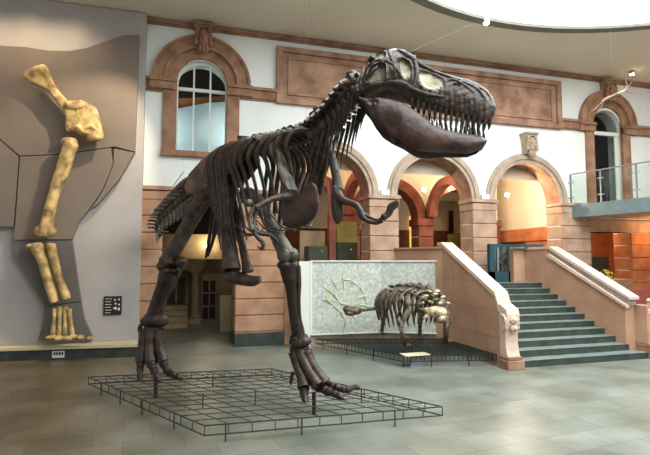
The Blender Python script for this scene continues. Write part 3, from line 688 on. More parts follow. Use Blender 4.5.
# ================================================================ BALCONY
A = V((11.36, 11.98, 3.39)); dv = V((.215, -.977, 0)).normalized(); Bp = A + dv * 5.2
BAL = empty('balcony', A, 'glass railed balcony with blue grey steel edge above the right of the stairs', 'balcony')
b = MB(); b.prism([A + V((.04, 0, .03)), Bp + V((.04, 0, .03)), V((17.4, Bp.y, 3.42)), V((17.4, 12.0, 3.42))], (0, 0, .3)); b.build('slab', M['pink'], BAL)
b = MB(); b.prism([A, Bp, Bp + V((.06, 0, 0)), A + V((.06, 0, 0))], (0, 0, .39)); b.build('steel_edge', M['steel'], BAL)
nrm = V((dv.y, -dv.x, 0))
tv = [0.02, .95, 1.95, 2.95, 3.95, 4.95]
for q in tv:
    p = A + dv * q + V((.03, 0, 0))
    po = MB().bar(p + V((0, 0, .1)), p + V((0, 0, 1.33)), .05, .02, (1, 0, 0)).build('post', M['steel'], BAL)
    for z in (.62, 1.1): MB().bar(p + V((0, 0, z)) - dv * .09, p + V((0, 0, z)) + dv * .09, .03, .03).build('glass_clamp', M['chrome'], po)
for q0, q1 in zip(tv, tv[1:]):
    a1 = A + dv * (q0 + .04) + V((.05, 0, .36)); a2 = A + dv * (q1 - .04) + V((.05, 0, .36))
    MB().prism([a1, a2, a2 + V((0, 0, .92)), a1 + V((0, 0, .92))], (.01, 0, 0)).build('glass_panel', M['glass'], BAL)
MB().tube([A + V((.03, 0, 1.34)), Bp + V((.03, 0, 1.34))], .022, 8, sub=1).build('handrail', M['chrome'], BAL)

# things glimpsed over the right coping
r = empty('potted_plant', W(606, 279, 11.5), 'yellow flowering plant behind the right stair coping', 'plant'); r.location.z = 0
p = W(606, 279, 11.5)
b = MB(); b.lathe((p.x, p.y, 0), [(.14, 0), (.2, .5), (.22, p.z - .2)], 16); b.build('pot', M['plinth'], r)
b = MB(); random.seed(5)
for k in range(60):
    q = V((random.gauss(0, .13), random.gauss(0, .1), random.random() * .34 - .12)); d = V((random.gauss(0, .05), random.gauss(0, .05), .08)); c = p + q
    b.add([c, c + d.cross(V((0, 0, 1))).normalized() * .03 + d * .5, c + d, c - d.cross(V((0, 0, 1))).normalized() * .03 + d * .5], [(0, 1, 2, 3)])
b.build('leaves', M['yellow'], r)
p = W(637, 294, 10.6)
r = empty('poster_stand', (p.x, p.y, 0), 'red board on a stand right of the stair coping', 'poster stand')
MB().box(p.x - .3, p.x + .5, p.y, p.y + .03, p.z - .35, p.z + .12, c=.005).build('board', M['redp'], r); MB().box(p.x + .08, p.x + .12, p.y + .03, p.y + .07, 0, p.z, c=.004).build('post', M['black'], r)

# ================================================================ FOSSIL PRINT WALL
a = V((2.93, 11.3, .3)); c = V((5.98, 10.62, .3)); mid = V((4.75, 11.22, .3))
MAP = empty('print_wall', (4.2, 11.2, 0), 'pale green marbled print wall with a faint fossil drawing behind the low mesh platform', 'display wall')
b = MB(); T_ = .03
b.prism([a, mid, c, c + V((0, .05, 0)), mid + V((0, .05, 0)), a + V((0, .05, 0))], (0, 0, 1.77)); b.build('panel', M['map'], MAP)
b = MB(); fo = V((0, -.012, 0))
for p, q in ((a, mid), (mid, c)): b.bar(p + fo + V((0, 0, 1.775)), q + fo + V((0, 0, 1.775)), .05, .03); b.bar(p + fo + V((0, 0, .01)), q + fo + V((0, 0, .01)), .03, .03)
b.bar(a + V((.02, -.01, 0)), a + V((.02, -.01, 1.78)), .05, .04, (0, 1, 0)); b.build('frame', M['frame'], MAP)
l0 = a + V((0, -.02, 0)); b = MB(); b.prism([l0 + V((-.27, .02, -.3)), l0 + V((0, 0, -.3)), l0 + V((0, 0, 1.77)), l0 + V((-.27, .02, 1.77))], (0, .08, 0)); b.build('end_board', M['frame'], MAP)
b = MB(); b.prism([a + V((.03, .06, -.3)), mid + V((0, .06, -.3)), c + V((0, .06, -.3)), c + V((0, .1, -.3)), mid + V((0, .1, -.3)), a + V((.03, .1, -.3))], (0, 0, 2.0)); b.build('backing', M['grey'], MAP)
# printed fossil: curled spine, ribs, drawn flat on the panel
def mp(px, py): 
    r_ = ray(px, py); d = (mid - a); nn = V((d.y, -d.x, 0)); k = (a.x * nn.x + a.y * nn.y) / (r_[0] * nn.x + r_[1] * nn.y); return V((r_[0] * k, r_[1] * k, EYE + r_[2] * k)) + V((0, -.006, 0))
b = MB()
def strip(pts, w):
    for p, q in zip(pts, pts[1:]): b.bar(mp(*p), mp(*q), w, .004, (0, -1, 0)) if 0 else b.tube([mp(*p), mp(*q)], (w, .003), 6, sub=1, up=(0, -1, 0))
cv = [(326, 300), (328, 290), (334, 283), (343, 279), (352, 281), (360, 287), (365, 296), (367, 306)]
strip(cv, .03)
for k, (x, y) in enumerate(cv): strip([(x, y), (lerp(x, 345, .55), lerp(y, 302, .55))]    , .024); strip([(x, y), (lerp(x, 345, -.25), lerp(y, 302, -.25))], .02)
strip([(327, 300), (334, 306), (341, 312), (346, 322), (343, 332)], .035); strip([(334, 294), (340, 303), (350, 305)], .04); strip([(341, 312), (352, 314), (357, 322)], .018)
b.build('printed_fossil', M['print'], MAP)

# ================================================================ MESH PLATFORMS
def mesh_platform(name, quad, h, label, nu, nv, m, posts, depth=.11, bar=.009):
    # quad: near-left, near-right, far-right, far-left corners
    N, R, F, L = [V((p[0], p[1], h)) for p in quad]
    r = empty(name, (N.x, N.y, 0), label, 'platform', 'steel mesh platforms')
    f = lambda u, v: (N * (1 - u) + R * u) * (1 - v) + (L * (1 - u) + F * u) * v
    b = MB()
    for i in range(nu + 1): b.bar(f(i / nu, 0), f(i / nu, 1), bar)
    for j in range(nv + 1): b.bar(f(0, j / nv), f(1, j / nv), bar)
    b.build('top_grid', m, r)
    b = MB(); dz = V((0, 0, -depth))
    for p, q, n in ((N, R, nu), (R, F, nv), (F, L, nu), (L, N, nv)):
        b.bar(p, q, bar * 1.6); b.bar(p + dz, q + dz, bar * 1.6)
        for k in range(n): a = p.lerp(q, k / n); b.bar(a, a + dz, bar * 1.2)
    b.build('edge_rail', m, r)
    for u, v in posts: p = f(u, v); MB().tube([(p.x, p.y, h), (p.x, p.y, 0)], .010, 8, sub=1).build('leg', m, r)
    return r
PH = .2
mesh_platform('mesh_platform', [(.26, 5.82), (3.25, 5.69), (1.50, 8.47), (-1.46, 8.72)], PH, 'large green steel mesh platform on thin legs under the standing skeleton', 11, 13, M['wire'],
    [(.08, 0), (.38, 0), (.78, 0), (0, .2), (0, .45), (0, .65), (0, .85), (.3, .5), (.55, .5), (.8, .5), (.3, .9), (.6, .9), (1, .4)])
mesh_platform('mesh_platform', [(4.16, 8.76), (6.0, 8.36), (6.0, 10.4), (3.05, 11.22)], .22, 'dark steel mesh platform under the small armoured skeleton by the print wall', 22, 24, M['wired'],
    [(.3, 0), (.7, 0), (0, 0), (0, .3), (0, .6), (0, .9), (.5, .5), (.8, .8)], .11, .009)
# lit board lying over the near corner of the small platform
p = G(418, 355, .24)
r = empty('information_board', p, 'pale lit board lying on the near corner of the dark mesh platform', 'board')
MB().box(p.x - .27, p.x + .27, p.y - .02, p.y + .26, .225, .24, c=.004).build('top', M['plate'], r); MB().box(p.x - .12, p.x + .16, p.y + .08, p.y + .14, 0, .225).build('foot', M['stepe'], r)
# ================================================================ THE LARGE SKELETON
FOOTC = G(240, 388, .2)
REX = empty('tyrannosaur_skeleton', (FOOTC.x, FOOTC.y, .2), 'huge dark brown mounted predator dinosaur skeleton striding on the large mesh platform, jaws open', 'skeleton')
def bp(name, b, m='bone', parent=REX, label=None): o = smooth_angle(b.build(name, M[m], parent), 60); tag(o, label); return o
# ---- skull
sa = P(362, 100, 5.32); sb = P(495, 100, 5.0); ax = (sb - sa); ax.z = 0; ax.normalize(); nn = V((ax.y, -ax.x, 0))   # nn points towards the viewer
def SP(px, py, off=0):
    r = ray(px, py); k = (sa.x * nn.x + sa.y * nn.y) / (r[0] * nn.x + r[1] * nn.y)
    return V((r[0] * k, r[1] * k, EYE + r[2] * k)) + nn * off
def sdist(poly, x, y):
    ins = False; d = 1e9; n = len(poly)
    for i in range(n):
        x1, y1 = poly[i]; x2, y2 = poly[(i + 1) % n]
        if (y1 > y) != (y2 > y) and x < (x2 - x1) * (y - y1) / (y2 - y1) + x1: ins = not ins
        t = max(0, min(1, ((x - x1) * (x2 - x1) + (y - y1) * (y2 - y1)) / ((x2 - x1) ** 2 + (y2 - y1) ** 2)))
        d = min(d, math.hypot(x - x1 - t * (x2 - x1), y - y1 - t * (y2 - y1)))
    return d if ins else -d
top = [(360, 95), (362, 86), (364, 76), (369, 65), (376, 58), (385, 54), (394, 51), (404, 52), (411, 56), (420, 64), (430, 70), (442, 73.5), (455, 77), (468, 80), (478, 84), (487, 90), (493, 98), (496, 107)]
bot = [(360, 103), (366, 105), (375, 102), (388, 97), (400, 99), (412, 104), (425, 108), (440, 112), (455, 116), (470, 120), (480, 123), (488, 124), (493, 118), (496, 109)]
hwid = [(360, .20), (370, .29), (385, .31), (400, .28), (415, .20), (430, .15), (450, .125), (470, .12), (485, .10), (493, .065), (496, .02)]
FEN = [[(370, 67), (376, 60), (384, 57), (388, 61), (388, 68), (380, 67), (372, 71)],
       [(369, 91), (371, 83), (376, 76), (382, 72), (388, 75), (389, 88), (382, 92)],
       [(398, 68), (404, 65), (410, 67), (413, 75), (412, 84), (405, 87), (401, 80)],
       [(421, 74), (432, 76), (443, 82), (445, 89), (438, 95), (425, 93), (419, 87), (418, 78)],
       [(451, 88), (457, 86), (461, 89), (456, 92)], [(478, 89), (485, 92), (490, 99), (489, 104), (484, 98), (478, 93)]]
b = MB(); NS, NR = 137, 76; vs = []; inf = []
for i in range(NS):
    px = 360 + 136 * i / (NS - 1); t_, b_ = interp(top, px), interp(bot, px); hw = interp(hwid, px)
    for k in range(NR):
        a = 2 * math.pi * k / NR; sn, cs = math.sin(a), math.cos(a)
        v = .5 - .5 * math.copysign(abs(sn) ** .75, sn); off = hw * math.copysign(abs(cs) ** .55, cs)
        off *= .62 + .38 * min(1, v / .55) if px < 420 else .55 + .45 * min(1, v / .5)
        py = lerp(t_, b_, v); w = 0
        sd = max(sdist(f, px, py) for f in FEN)
        if abs(cs) > .3:
            if sd > 0: off *= 1 - .28 * min(1, sd / 1.4)
            elif sd > -3: off *= 1 + .06 * (1 + sd / 3)
        # bone relief: jugal bar, lacrimal ridge, pitted snout
        off *= 1 + .035 * math.sin(px * .55 + py * .33) * math.sin(py * .5 - px * .2)
        if px > 425 and v > .55: off *= 1 + .03 * math.sin(px * 1.3)
        vs.append(SP(px, py, off)); inf.append(sd > .3 and abs(cs) > .25)
fs = []; mi = []
for i in range(NS - 1):
    for k in range(NR):
        f = (i * NR + k, i * NR + (k + 1) % NR, (i + 1) * NR + (k + 1) % NR, (i + 1) * NR + k); fs.append(f); mi.append(1 if all(inf[q] for q in f) else 0)
fs += [tuple(range(NR)), tuple((NS - 1) * NR + k for k in range(NR))]; mi += [0, 0]
b.v = vs; b.f = fs; b.mi = mi
SK = smooth_angle(b.build('skull', (M['bone2'], M['infill']), REX), 70); tag(SK, 'dark skull with pale filled openings')
# raised bars over the skull side
for s in (1, -1):
    b = MB()
    def hw_at(px, py):
        t_, b_ = interp(top, px), interp(bot, px); v = max(0.02, min(.98, (py - t_) / (b_ - t_ + 1e-6))); sn = 1 - 2 * v; sn = math.copysign(abs(sn) ** (1 / .75), sn); cs = math.sqrt(max(0, 1 - sn * sn))
        o = interp(hwid, px) * cs ** .55; return o * (.62 + .38 * min(1, v / .55) if px < 420 else .55 + .45 * min(1, v / .5))
    def ridge(pts, rad): b.tube([SP(x, y, s * (hw_at(x, y) * .97)) for x, y in pts], rad, 8, noise=.12)
    ridge([(364, 99), (374, 94), (388, 91), (402, 91), (415, 96), (428, 99), (444, 101)], [.02, .035, .032, .04, .034, .028, .015])
    ridge([(390, 57), (393, 66), (396, 76), (397, 88), (399, 92)], [.025, .026, .022, .024, .02])
    ridge([(371, 74), (378, 70), (386, 70), (394, 74), (402, 83)], [.018, .024, .02, .024, .018])
    ridge([(372, 88), (376, 81), (381, 76)], [.018, .024, .014])
    ridge([(413, 60), (416, 70), (417, 82), (414, 93)], [.03, .03, .026, .024])
    ridge([(398, 56), (407, 60), (418, 67), (432, 73), (446, 78), (460, 82)], [.02, .035, .034, .026, .02, .012])
    ridge([(366, 70), (365, 80), (363, 90), (366, 98)], [.02, .028, .03, .03])
    ridge([(446, 86), (450, 82), (458, 84), (466, 90), (474, 96)], [.012, .018, .018, .016, .01])
    ridge([(462, 84), (472, 88), (480, 95), (486, 105)], [.01, .016, .018, .014])
    bp('skull_ridge', b, 'bone', SK)
# braincase knob and nuchal crest at the back of the head
b = MB(); b.blob(SP(363, 92, 0), (.1, .1, .09)); b.tube([SP(376, 63, -.20), SP(371, 66, -.1), SP(370, 67, 0), SP(371, 66, .1), SP(376, 63, .20)], [.03, .04, .04, .04, .03], 10); b.tube([SP(362, 100, -.2), SP(360, 92, -.1), SP(360, 92, .1), SP(362, 100, .2)], [.05, .06, .06, .05], 10)
bp('nuchal_crest', b, 'bone', SK)
# lower jaw: two rami meeting at the chin
jt = [(363, 103), (370, 104), (380, 104), (392, 105.5), (402, 108), (411.7, 113.5), (419, 118), (427, 123), (434, 129), (446, 133), (460, 135.5), (472, 136.5), (481, 137), (486.5, 141)]
jb = [(363, 108), (368.6, 114.5), (374, 124), (381, 133), (390, 139), (403, 145.5), (411, 151), (418, 154.7), (430, 155.5), (446, 155), (468, 155.7), (477, 152.5), (483, 148), (486.5, 143)]
jo = [(363, .20), (380, .24), (405, .22), (430, .16), (455, .12), (475, .075), (486.5, .02)]
JAW = None; rootb = MB(); rootb.blob(SP(479, 146, 0), (.05, .05, .055)); JAW = bp('lower_jaw', rootb, 'jaw', REX, 'reddish brown lower jaw hanging open')
for s in (1, -1):
    b = MB(); vs = []; fs = []; NSj, NRj = 80, 24
    for i in range(NSj):
        px = 363 + 123.5 * i / (NSj - 1); t_, b_ = interp(jt, px), interp(jb, px); o = interp(jo, px) * s
        for k in range(NRj):
            a = 2 * math.pi * k / NRj; v = .5 - .5 * math.copysign(abs(math.sin(a)) ** .8, math.sin(a)); py = lerp(t_, b_, v)
            th = .03 * (1.35 if v > .6 and px > 400 else 1)
            hole = sdist([(391, 132), (396, 129), (401, 132), (399, 137), (393, 137)], px, py); h2 = sdist([(370, 108), (378, 108), (382, 111), (374, 112)], px, py)
            d = th * math.copysign(abs(math.cos(a)) ** .6, math.cos(a)) * (1 + .10 * math.sin(px * .4 + py * .5) * math.sin(px * .13))
            if max(hole, h2) > 0: d *= .25
            d += -s * .06 * (v - .5) * 0 + s * .035 * math.sin(math.pi * v)
            vs.append(SP(px, py, o + d))
    for i in range(NSj - 1):
        for k in range(NRj): fs.append((i * NRj + k, i * NRj + (k + 1) % NRj, (i + 1) * NRj + (k + 1) % NRj, (i + 1) * NRj + k))
    fs += [tuple(range(NRj)), tuple((NSj - 1) * NRj + k for k in range(NRj))]
    b.add(vs, fs); bp('jaw_ramus', b, 'jaw', JAW)
# teeth
def tooth(base, tip, r, back):
    m = base.lerp(tip, .5) - ax * back * .4; b = MB(); b.tube([base, m, tip - ax * back], [r, r * .8, .003], 8, sub=3); return b
random.seed(11)
for s in (1, -1):
    n = 15
    for k in range(n):
        px = lerp(413, 490, k / (n - 1)); py = interp(bot, px) - 2; L = [9, 11, 10, 14, 12, 17, 15, 18, 16, 18, 16, 15, 13, 12, 10][k] + random.uniform(-1, 1.5)
        off = s * interp(hwid, px) * .72
        bp('upper_tooth', tooth(SP(px, py, off), SP(px + .2, py + L, off * .92), .020, .012), 'tooth', SK)
    n = 13
    for k in range(n):
        px = lerp(428, 484, k / (n - 1)); py = interp(jt, px) + 2; L = [7, 8, 9, 8, 10, 9, 12, 10, 13, 11, 12, 10, 9][k] + random.uniform(-1, 1)
        off = s * interp(jo, px) * 1.0
        bp('lower_tooth', tooth(SP(px, py, off), SP(px, py - L, off), .016, .010), 'tooth', JAW)

# ---- backbone
SPN = [(205, 184, 8.0), (216, 174, 7.8), (229, 163, 7.55), (243, 154, 7.3), (256, 148, 7.05), (269, 145, 6.8), (282, 143, 6.55), (294, 141, 6.32), (305, 138, 6.1), (315, 134, 5.92)]
NECK = [(324, 129, 5.82), (332, 122, 5.74), (339, 114, 5.66), (346, 105, 5.58), (352, 97, 5.5), (358, 91, 5.42)]
TAIL = [(205, 184, 8.0), (197, 188, 8.3), (190, 193, 8.65), (183.5, 198, 9.0), (177.5, 203, 9.35), (172, 208, 9.7), (167, 212.5, 10.0), (162.5, 217, 10.25), (159, 221.5, 10.45), (157, 226, 10.6), (157, 230, 10.75), (159, 234, 10.85)]
sp = [P(*a) for a in SPN]; nk = [P(*a) for a in NECK]; tl = [P(*a) for a in TAIL]
def resample(pts, n):
    L = [0]
    for a, b_ in zip(pts, pts[1:]): L.append(L[-1] + (b_ - a).length)
    out = []
    for i in range(n):
        d = L[-1] * i / (n - 1); j = 0
        while j < len(L) - 2 and L[j + 1] < d: j += 1
        out.append(pts[j].lerp(pts[j + 1], (d - L[j]) / (L[j + 1] - L[j])))
    return out
def vertebra(name, p, t, s, hs, lt, m='bone', drop=0, chev=0, rake=0, parent=REX, sw=.42):
    t = t.normalized(); u = V((0, 0, 1)) - t * t.z; u.normalize(); l = t.cross(u).normalized()
    b = MB(); b.tube([p - t * s * .55, p - t * s * .45, p, p + t * s * .45, p + t * s * .55], [s * .38, s * .48, s * .34, s * .48, s * .38], 14, sub=2)
    b.tube([p + u * s * .35, p + u * s * .7, p + u * (s * .7 + hs) - t * rake], [(s * .24, s * sw), (s * .13, s * sw), (s * .17, s * sw * 1.1)], 10, sub=3, up=t)
    b.blob(p + u * (s * .7 + hs) - t * rake, (s * .17, s * .17, s * .14), 8, 6)
    for q in (-1, 1):
        b.tube([p + u * s * .4, p + u * (s * .55 - drop * .4) + l * q * lt * .55, p + u * (s * .5 - drop) + l * q * lt], [(s * .18, s * .2), (s * .1, s * .18), (s * .07, s * .13)], 8, sub=3)
        b.tube([p + u * s * .5 + l * q * s * .25, p + u * s * .55 + l * q * s * .3 + t * s * .6], [s * .14, s * .1], 8, sub=2)
    o = bp(name, b, m, parent)
    if chev:
        b = MB()
        for q in (-1, 1): b.tube([p - u * s * .45 + l * q * s * .18 - t * s * .4, p - u * (s * .5 + chev * .4) - t * s * .5, p - u * (s * .5 + chev) - t * s * .7], [s * .08, s * .10, s * .05], 8, sub=3)
        bp('chevron', b, m, o)
    return o, t, u, l
D = resample(sp[3:], 13); 
for i, p in enumerate(D):
    t = D[min(i + 1, 12)] - D[max(i - 1, 0)]; vertebra('dorsal_vertebra', p, t, .17, .07 + .02 * math.sin(i), .24, 'bone2' if i % 2 else 'bone')
N = resample([sp[-1]] + nk, 9)[1:]
for i, p in enumerate(N):
    t = N[min(i + 1, 7)] - N[max(i - 1, 0)]; o, t_, u_, l_ = vertebra('cervical_vertebra', p, t, .29 - .008 * i, .06 + .035 * (i % 2) + .004 * i, .27, 'bone2', drop=.1, rake=.05, sw=.17)
    for q in (-1, 1):                                     # long thin neck ribs trailing down
        b = MB(); st = p + l_ * q * .12 - u_ * .1; L = [.3, .4, .45, .46, .44, .4, .34, .26][i]
        b.tube([st + t_ * .03, st - u_ * .08 - t_ * .06, st - t_ * .10 + V((0, 0, -L * .62)), st - t_ * .15 + V((0, 0, -L))], [.03, .024, .013, .004], 8); bp('neck_rib', b, 'bone', o)
    b = MB(); b.tube([p + u_ * .12 + l_ * q_ * .12 for q_ in (-1, -.3, .3, 1)], [.07, .115, .115, .07], 10); b.blob(p + u_ * .24, (.06, .07, .05), 10, 8); bp('neural_arch', b, 'bonep' if i in (5, 6) else 'bone2', o)
T_ = resample(tl, 26)
for i, p in enumerate(T_[1:], 1):
    t = T_[i - 1] - T_[min(i + 1, 25)]; k = i / 25; s = lerp(.18, .12, k); vertebra('caudal_vertebra', p, t, s, lerp(.15, .07, k), lerp(.3, .2, k), ('bonep' if i > 7 else 'bone2') if i % 2 else 'bone', chev=lerp(.34, .2, k))
# sacrum block between the hip blades
b = MB(); b.tube([sp[0], sp[1], sp[2], sp[3]], [.1, .12, .12, .09], 12); 
for p in resample(sp[:4], 6): b.tube([p, p + V((0, 0, .28))], [(.03, .07), (.03, .09)], 8, sub=1)
bp('sacrum', b, 'bone')
# ---- rib cage
head = V((D[-1].x - D[0].x, D[-1].y - D[0].y, 0)).normalized(); lat = V((head.y, -head.x, 0))     # animal's right = image left
RD = resample(D[1:], 15)
for i in range(15):
    p = RD[i] + V((0, 0, .03)); u = lerp(1 / 12, 1, i / 14)
    w = interp([(0, .46), (.3, .60), (.65, .60), (.9, .44), (1, .32)], u); dr = interp([(0, .75), (.25, 1.12), (.6, 1.22), (.85, 1.05), (1, .75)], u); sw = interp([(0, .30), (.5, .34), (1, .14)], u)
    for s in (1, -1):
        b = MB(); pts = []; rad = []
        for k in range(9):
            a = k / 8; x = w * math.sin(min(1, a * 2.1) * math.pi * .5) * (1 - .45 * max(0, a - .5) / .5 * (1 if u > .5 else .35)); z = .05 * math.sin(a * math.pi) * (1 if a < .3 else 0) - dr * (a ** 1.9)
            pts.append(p + lat * s * (x + .03) + V((0, 0, z)) - head * sw * math.sin(min(1, a * 1.7) * math.pi * .5)); rad.append((lerp(.05, .03, a), lerp(.036, .018, a)))
        b.tube(pts, rad, 8, sub=3); b.tube([p + lat * s * .06 - V((0, 0, .1)), pts[1]], [.02, .022], 8, sub=1)
        bp('rib', b, 'bone2' if i % 3 else 'bone')
# belly ribs
for i in range(9):
    a = i / 8; c = D[11].lerp(D[1], a) + V((0, 0, -lerp(1.12, 1.25, a))); w = lerp(.18, .30, a)
    for s in (1, -1):
        b = MB(); b.tube([c - V((0, 0, .03)) , c + lat * s * w * .5 - head * .05, c + lat * s * w - head * .16 + V((0, 0, .16))], [.012, .014, .006], 8); bp('belly_rib', b, 'bone')
# ---- shoulder girdle and arms
def blade(pts, rads, m, name, up=None, parent=REX, label=None, n=14): b = MB(); b.tube(pts, rads, n, up=up, noise=.03); return bp(name, b, m, parent, label)
blade([P(259, 137, 6.35), P(266, 140, 6.25), P(273, 149, 6.1), (P(281, 164, 5.95)), P(287, 179, 5.82), P(291, 192, 5.75)], [(.08, .04), (.19, .05), (.13, .05), (.085, .05), (.08, .055), (.11, .06)], 'bonep', 'shoulder_blade', label='pale topped right shoulder blade')
blade([P(318, 124, 5.95), P(326, 140, 5.85), P(332, 158, 5.75), P(336, 176, 5.7), P(338, 190, 5.66)], [(.05, .03), (.1, .04), (.07, .04), (.06, .045), (.08, .05)], 'bone', 'shoulder_blade')
def pplate(outline, D0, D1, depth, name, m='bone', parent=REX, steps=4):
    ol = chaikin(outline, 2); xs = [o[0] for o in ol]; x0, x1 = min(xs), max(xs)
    pts = [P(x, y, lerp(D0, D1, (x - x0) / (x1 - x0))) for x, y in ol]; c = sum(pts, V()) / len(pts); vd = (c - V((0, 0, EYE))).normalized(); n = len(pts); L = []; fs = []
    for k in range(-steps, steps + 1):
        a = math.pi / 2 * k / steps; s = .3 + .7 * max(0, math.cos(a)) ** .5
        L += [c + (p - c) * s - vd * depth * math.sin(a) for p in pts]
    for i in range(2 * steps):
        for k in range(n): fs.append((i * n + k, i * n + (k + 1) % n, (i + 1) * n + (k + 1) % n, (i + 1) * n + k))
    fs += [tuple(range(n - 1, -1, -1)), tuple(2 * steps * n + k for k in range(n))]
    return bp(name, MB().add(L, fs), m, parent)
pplate([(282, 178), (290, 194), (300, 195), (309, 181), (317, 184), (319, 198), (318, 213), (311, 223), (298, 229), (284, 228), (280, 212), (281, 196)], 5.72, 5.5, .05, 'coracoid', 'jaw')
pplate([(332, 182), (339, 190), (344, 203), (343, 218), (338, 226), (333, 220), (331, 205)], 5.6, 5.6, .03, 'coracoid')
ARM = empty_arm = None
b = MB(); b.tube([P(291, 197, 5.66), P(283, 197, 5.6), P(272, 199, 5.52), P(262, 204, 5.46), P(256, 208, 5.44)], [.055, .05, .036, .036, .05], 12, noise=.06); A1 = bp('upper_arm', b, 'bone2')
b = MB(); b.tube([P(255, 206, 5.44), P(251, 213, 5.4), P(250, 222, 5.36), P(253, 230, 5.34)], [.035, .022, .022, .03], 10); b.tube([P(259, 206, 5.48), P(256, 214, 5.44), P(254, 223, 5.4), P(255, 231, 5.37)], [.03, .018, .018, .026], 10); bp('forearm', b, 'bonep')
for k, (pts) in enumerate([[(253, 230), (262, 234), (270, 235), (276, 240), (276, 247)], [(254, 232), (258, 238), (263, 243), (262, 249), (257, 246)]]):
    b = MB(); b.tube([P(x, y, 5.35 - .04 * k) for x, y in pts], [.026, .024, .022, .02, .004], 8, noise=.1); bp('finger', b, 'bone2')
b = MB(); b.blob(P(253, 228, 5.36), .04); bp('wrist', b, 'bonep'); b = MB(); b.blob(P(249, 203, 5.42), (.05, .04, .045)); bp('elbow', b, 'bonep')
b = MB(); b.tube([P(337, 193, 5.62), P(342, 200, 5.56), P(351, 203, 5.5), P(358, 207, 5.46), P(362, 217, 5.42)], [.06, .05, .036, .036, .045], 12, noise=.06); bp('upper_arm', b, 'bone2')
b = MB(); b.tube([P(361, 216, 5.42), P(368, 221, 5.38), P(376, 223, 5.35), P(382, 220, 5.33)], [.035, .024, .024, .032], 10); b.tube([P(364, 214, 5.45), P(371, 218, 5.4), P(378, 220, 5.38), P(384, 217, 5.36)], [.026, .016, .016, .026], 10); bp('forearm', b, 'bone')
b = MB(); b.blob(P(384, 217, 5.33), .04); bp('wrist', b, 'bone')
for pts in ([(384, 217), (388, 212), (390, 206), (394, 203), (397, 200)], [(384, 218), (390, 214), (392, 209), (397, 205), (398, 201)]):
    b = MB(); b.tube([P(x, y, 5.33) for x, y in pts], [.028, .024, .026, .022, .006], 8, noise=.12); bp('finger', b, 'bone')
# ---- hips
def hipblade(off, m):
    base = [P(198, 186, 7.95), P(207, 178, 7.85), P(220, 168, 7.65), P(234, 157, 7.42), P(247, 150, 7.2)]
    hv = V((head.x, head.y, 0)); pts = [p + lat * off + V((0, 0, -.10)) for p in base]
    b = MB(); b.tube(pts, [(.03, .10), (.04, .22), (.05, .27), (.045, .25), (.03, .12)], 16, up=None, sub=5, noise=.02)
    b.blob(P(214, 190, 7.75) + lat * (off - .05), (.15, .15, .13)); return bp('hip_blade', b, m)
hipblade(.2, 'hip'); hipblade(-.2, 'bone')
# pubis with its big boot
b = MB(); b.tube([P(221, 192, 7.5), P(224, 210, 7.3), P(227, 232, 7.15), P(230, 255, 7.05), P(231, 270, 7.0)], [(.10, .10), (.095, .11), (.10, .11), (.115, .13), (.15, .15)], 14, noise=.04)
b.tube([P(231, 192, 7.45), P(236, 212, 7.3), P(240, 235, 7.15), P(245, 258, 7.05), P(248, 272, 7.0)], [(.06, .06), (.05, .06), (.05, .06), (.06, .07), (.09, .08)], 14, noise=.04)
b.tube([P(227, 273, 7.06), P(232, 276, 7.02), P(242, 279, 6.97), P(252, 281, 6.92), P(260, 279, 6.88)], [(.08, .09), (.14, .13), (.12, .09), (.10, .08), (.05, .05)], 14, noise=.03)
bp('pubis', b, 'bone2')
b = MB(); b.tube([P(216, 196, 7.8), P(213, 215, 7.9), P(209, 240, 8.0), P(206, 258, 8.05)], [(.08, .06), (.05, .04), (.04, .03), (.02, .02)], 10); b.tube([P(222, 196, 7.7), P(219, 215, 7.8), P(213, 240, 7.95), P(208, 256, 8.03)], [(.07, .06), (.05, .04), (.04, .03), (.02, .02)], 10); bp('ischium', b, 'bone')
# long trailing belly rods between chest and pubis
for (x0, y0_, x1_, y1_) in ((236, 185, 236, 262), (243, 180, 247, 240), (226, 190, 221, 250), (231, 186, 243, 255)):
    b = MB(); b.tube([P(x0, y0_, 7.2), P((x0 + x1_) / 2 - 5, (y0_ + y1_) / 2, 7.05), P(x1_, y1_, 6.95)], [.03, .022, .01], 8); bp('belly_rib', b, 'bone')
# ---- legs
def legbones(fem, fr, tib, tr, fib, name):
    b = MB(); b.tube([P(*a) for a in fem], fr, 16, sub=5, noise=.03); q0 = P(*fem[0]); q1 = P(*fem[-1])
    b.blob(q0, (.15, .14, .14)); 
    for s in (-1, 1): b.blob(q1 + lat * s * .07 + V((0, 0, .01)), (.10, .12, .11))
    F_ = bp('femur', b, 'bonep' if name == 'near' else 'bone2', REX, 'near thigh bone with its pale highlight painted on' if name == 'near' else None)
    b = MB(); b.tube([P(*a) for a in tib], tr, 16, sub=5, noise=.03); q0 = P(*tib[0]); q1 = P(*tib[-1])
    for s in (-1, 1): b.blob(q0 + lat * s * .07 - V((0, 0, .0)), (.10, .12, .07)); b.blob(q1 + lat * s * .06, (.09, .09, .07))
    bp('tibia', b, 'bone')
    b = MB(); b.tube([P(*a) for a in fib], [.05, .035, .025, .022, .03], 10); bp('fibula', b, 'bone2')
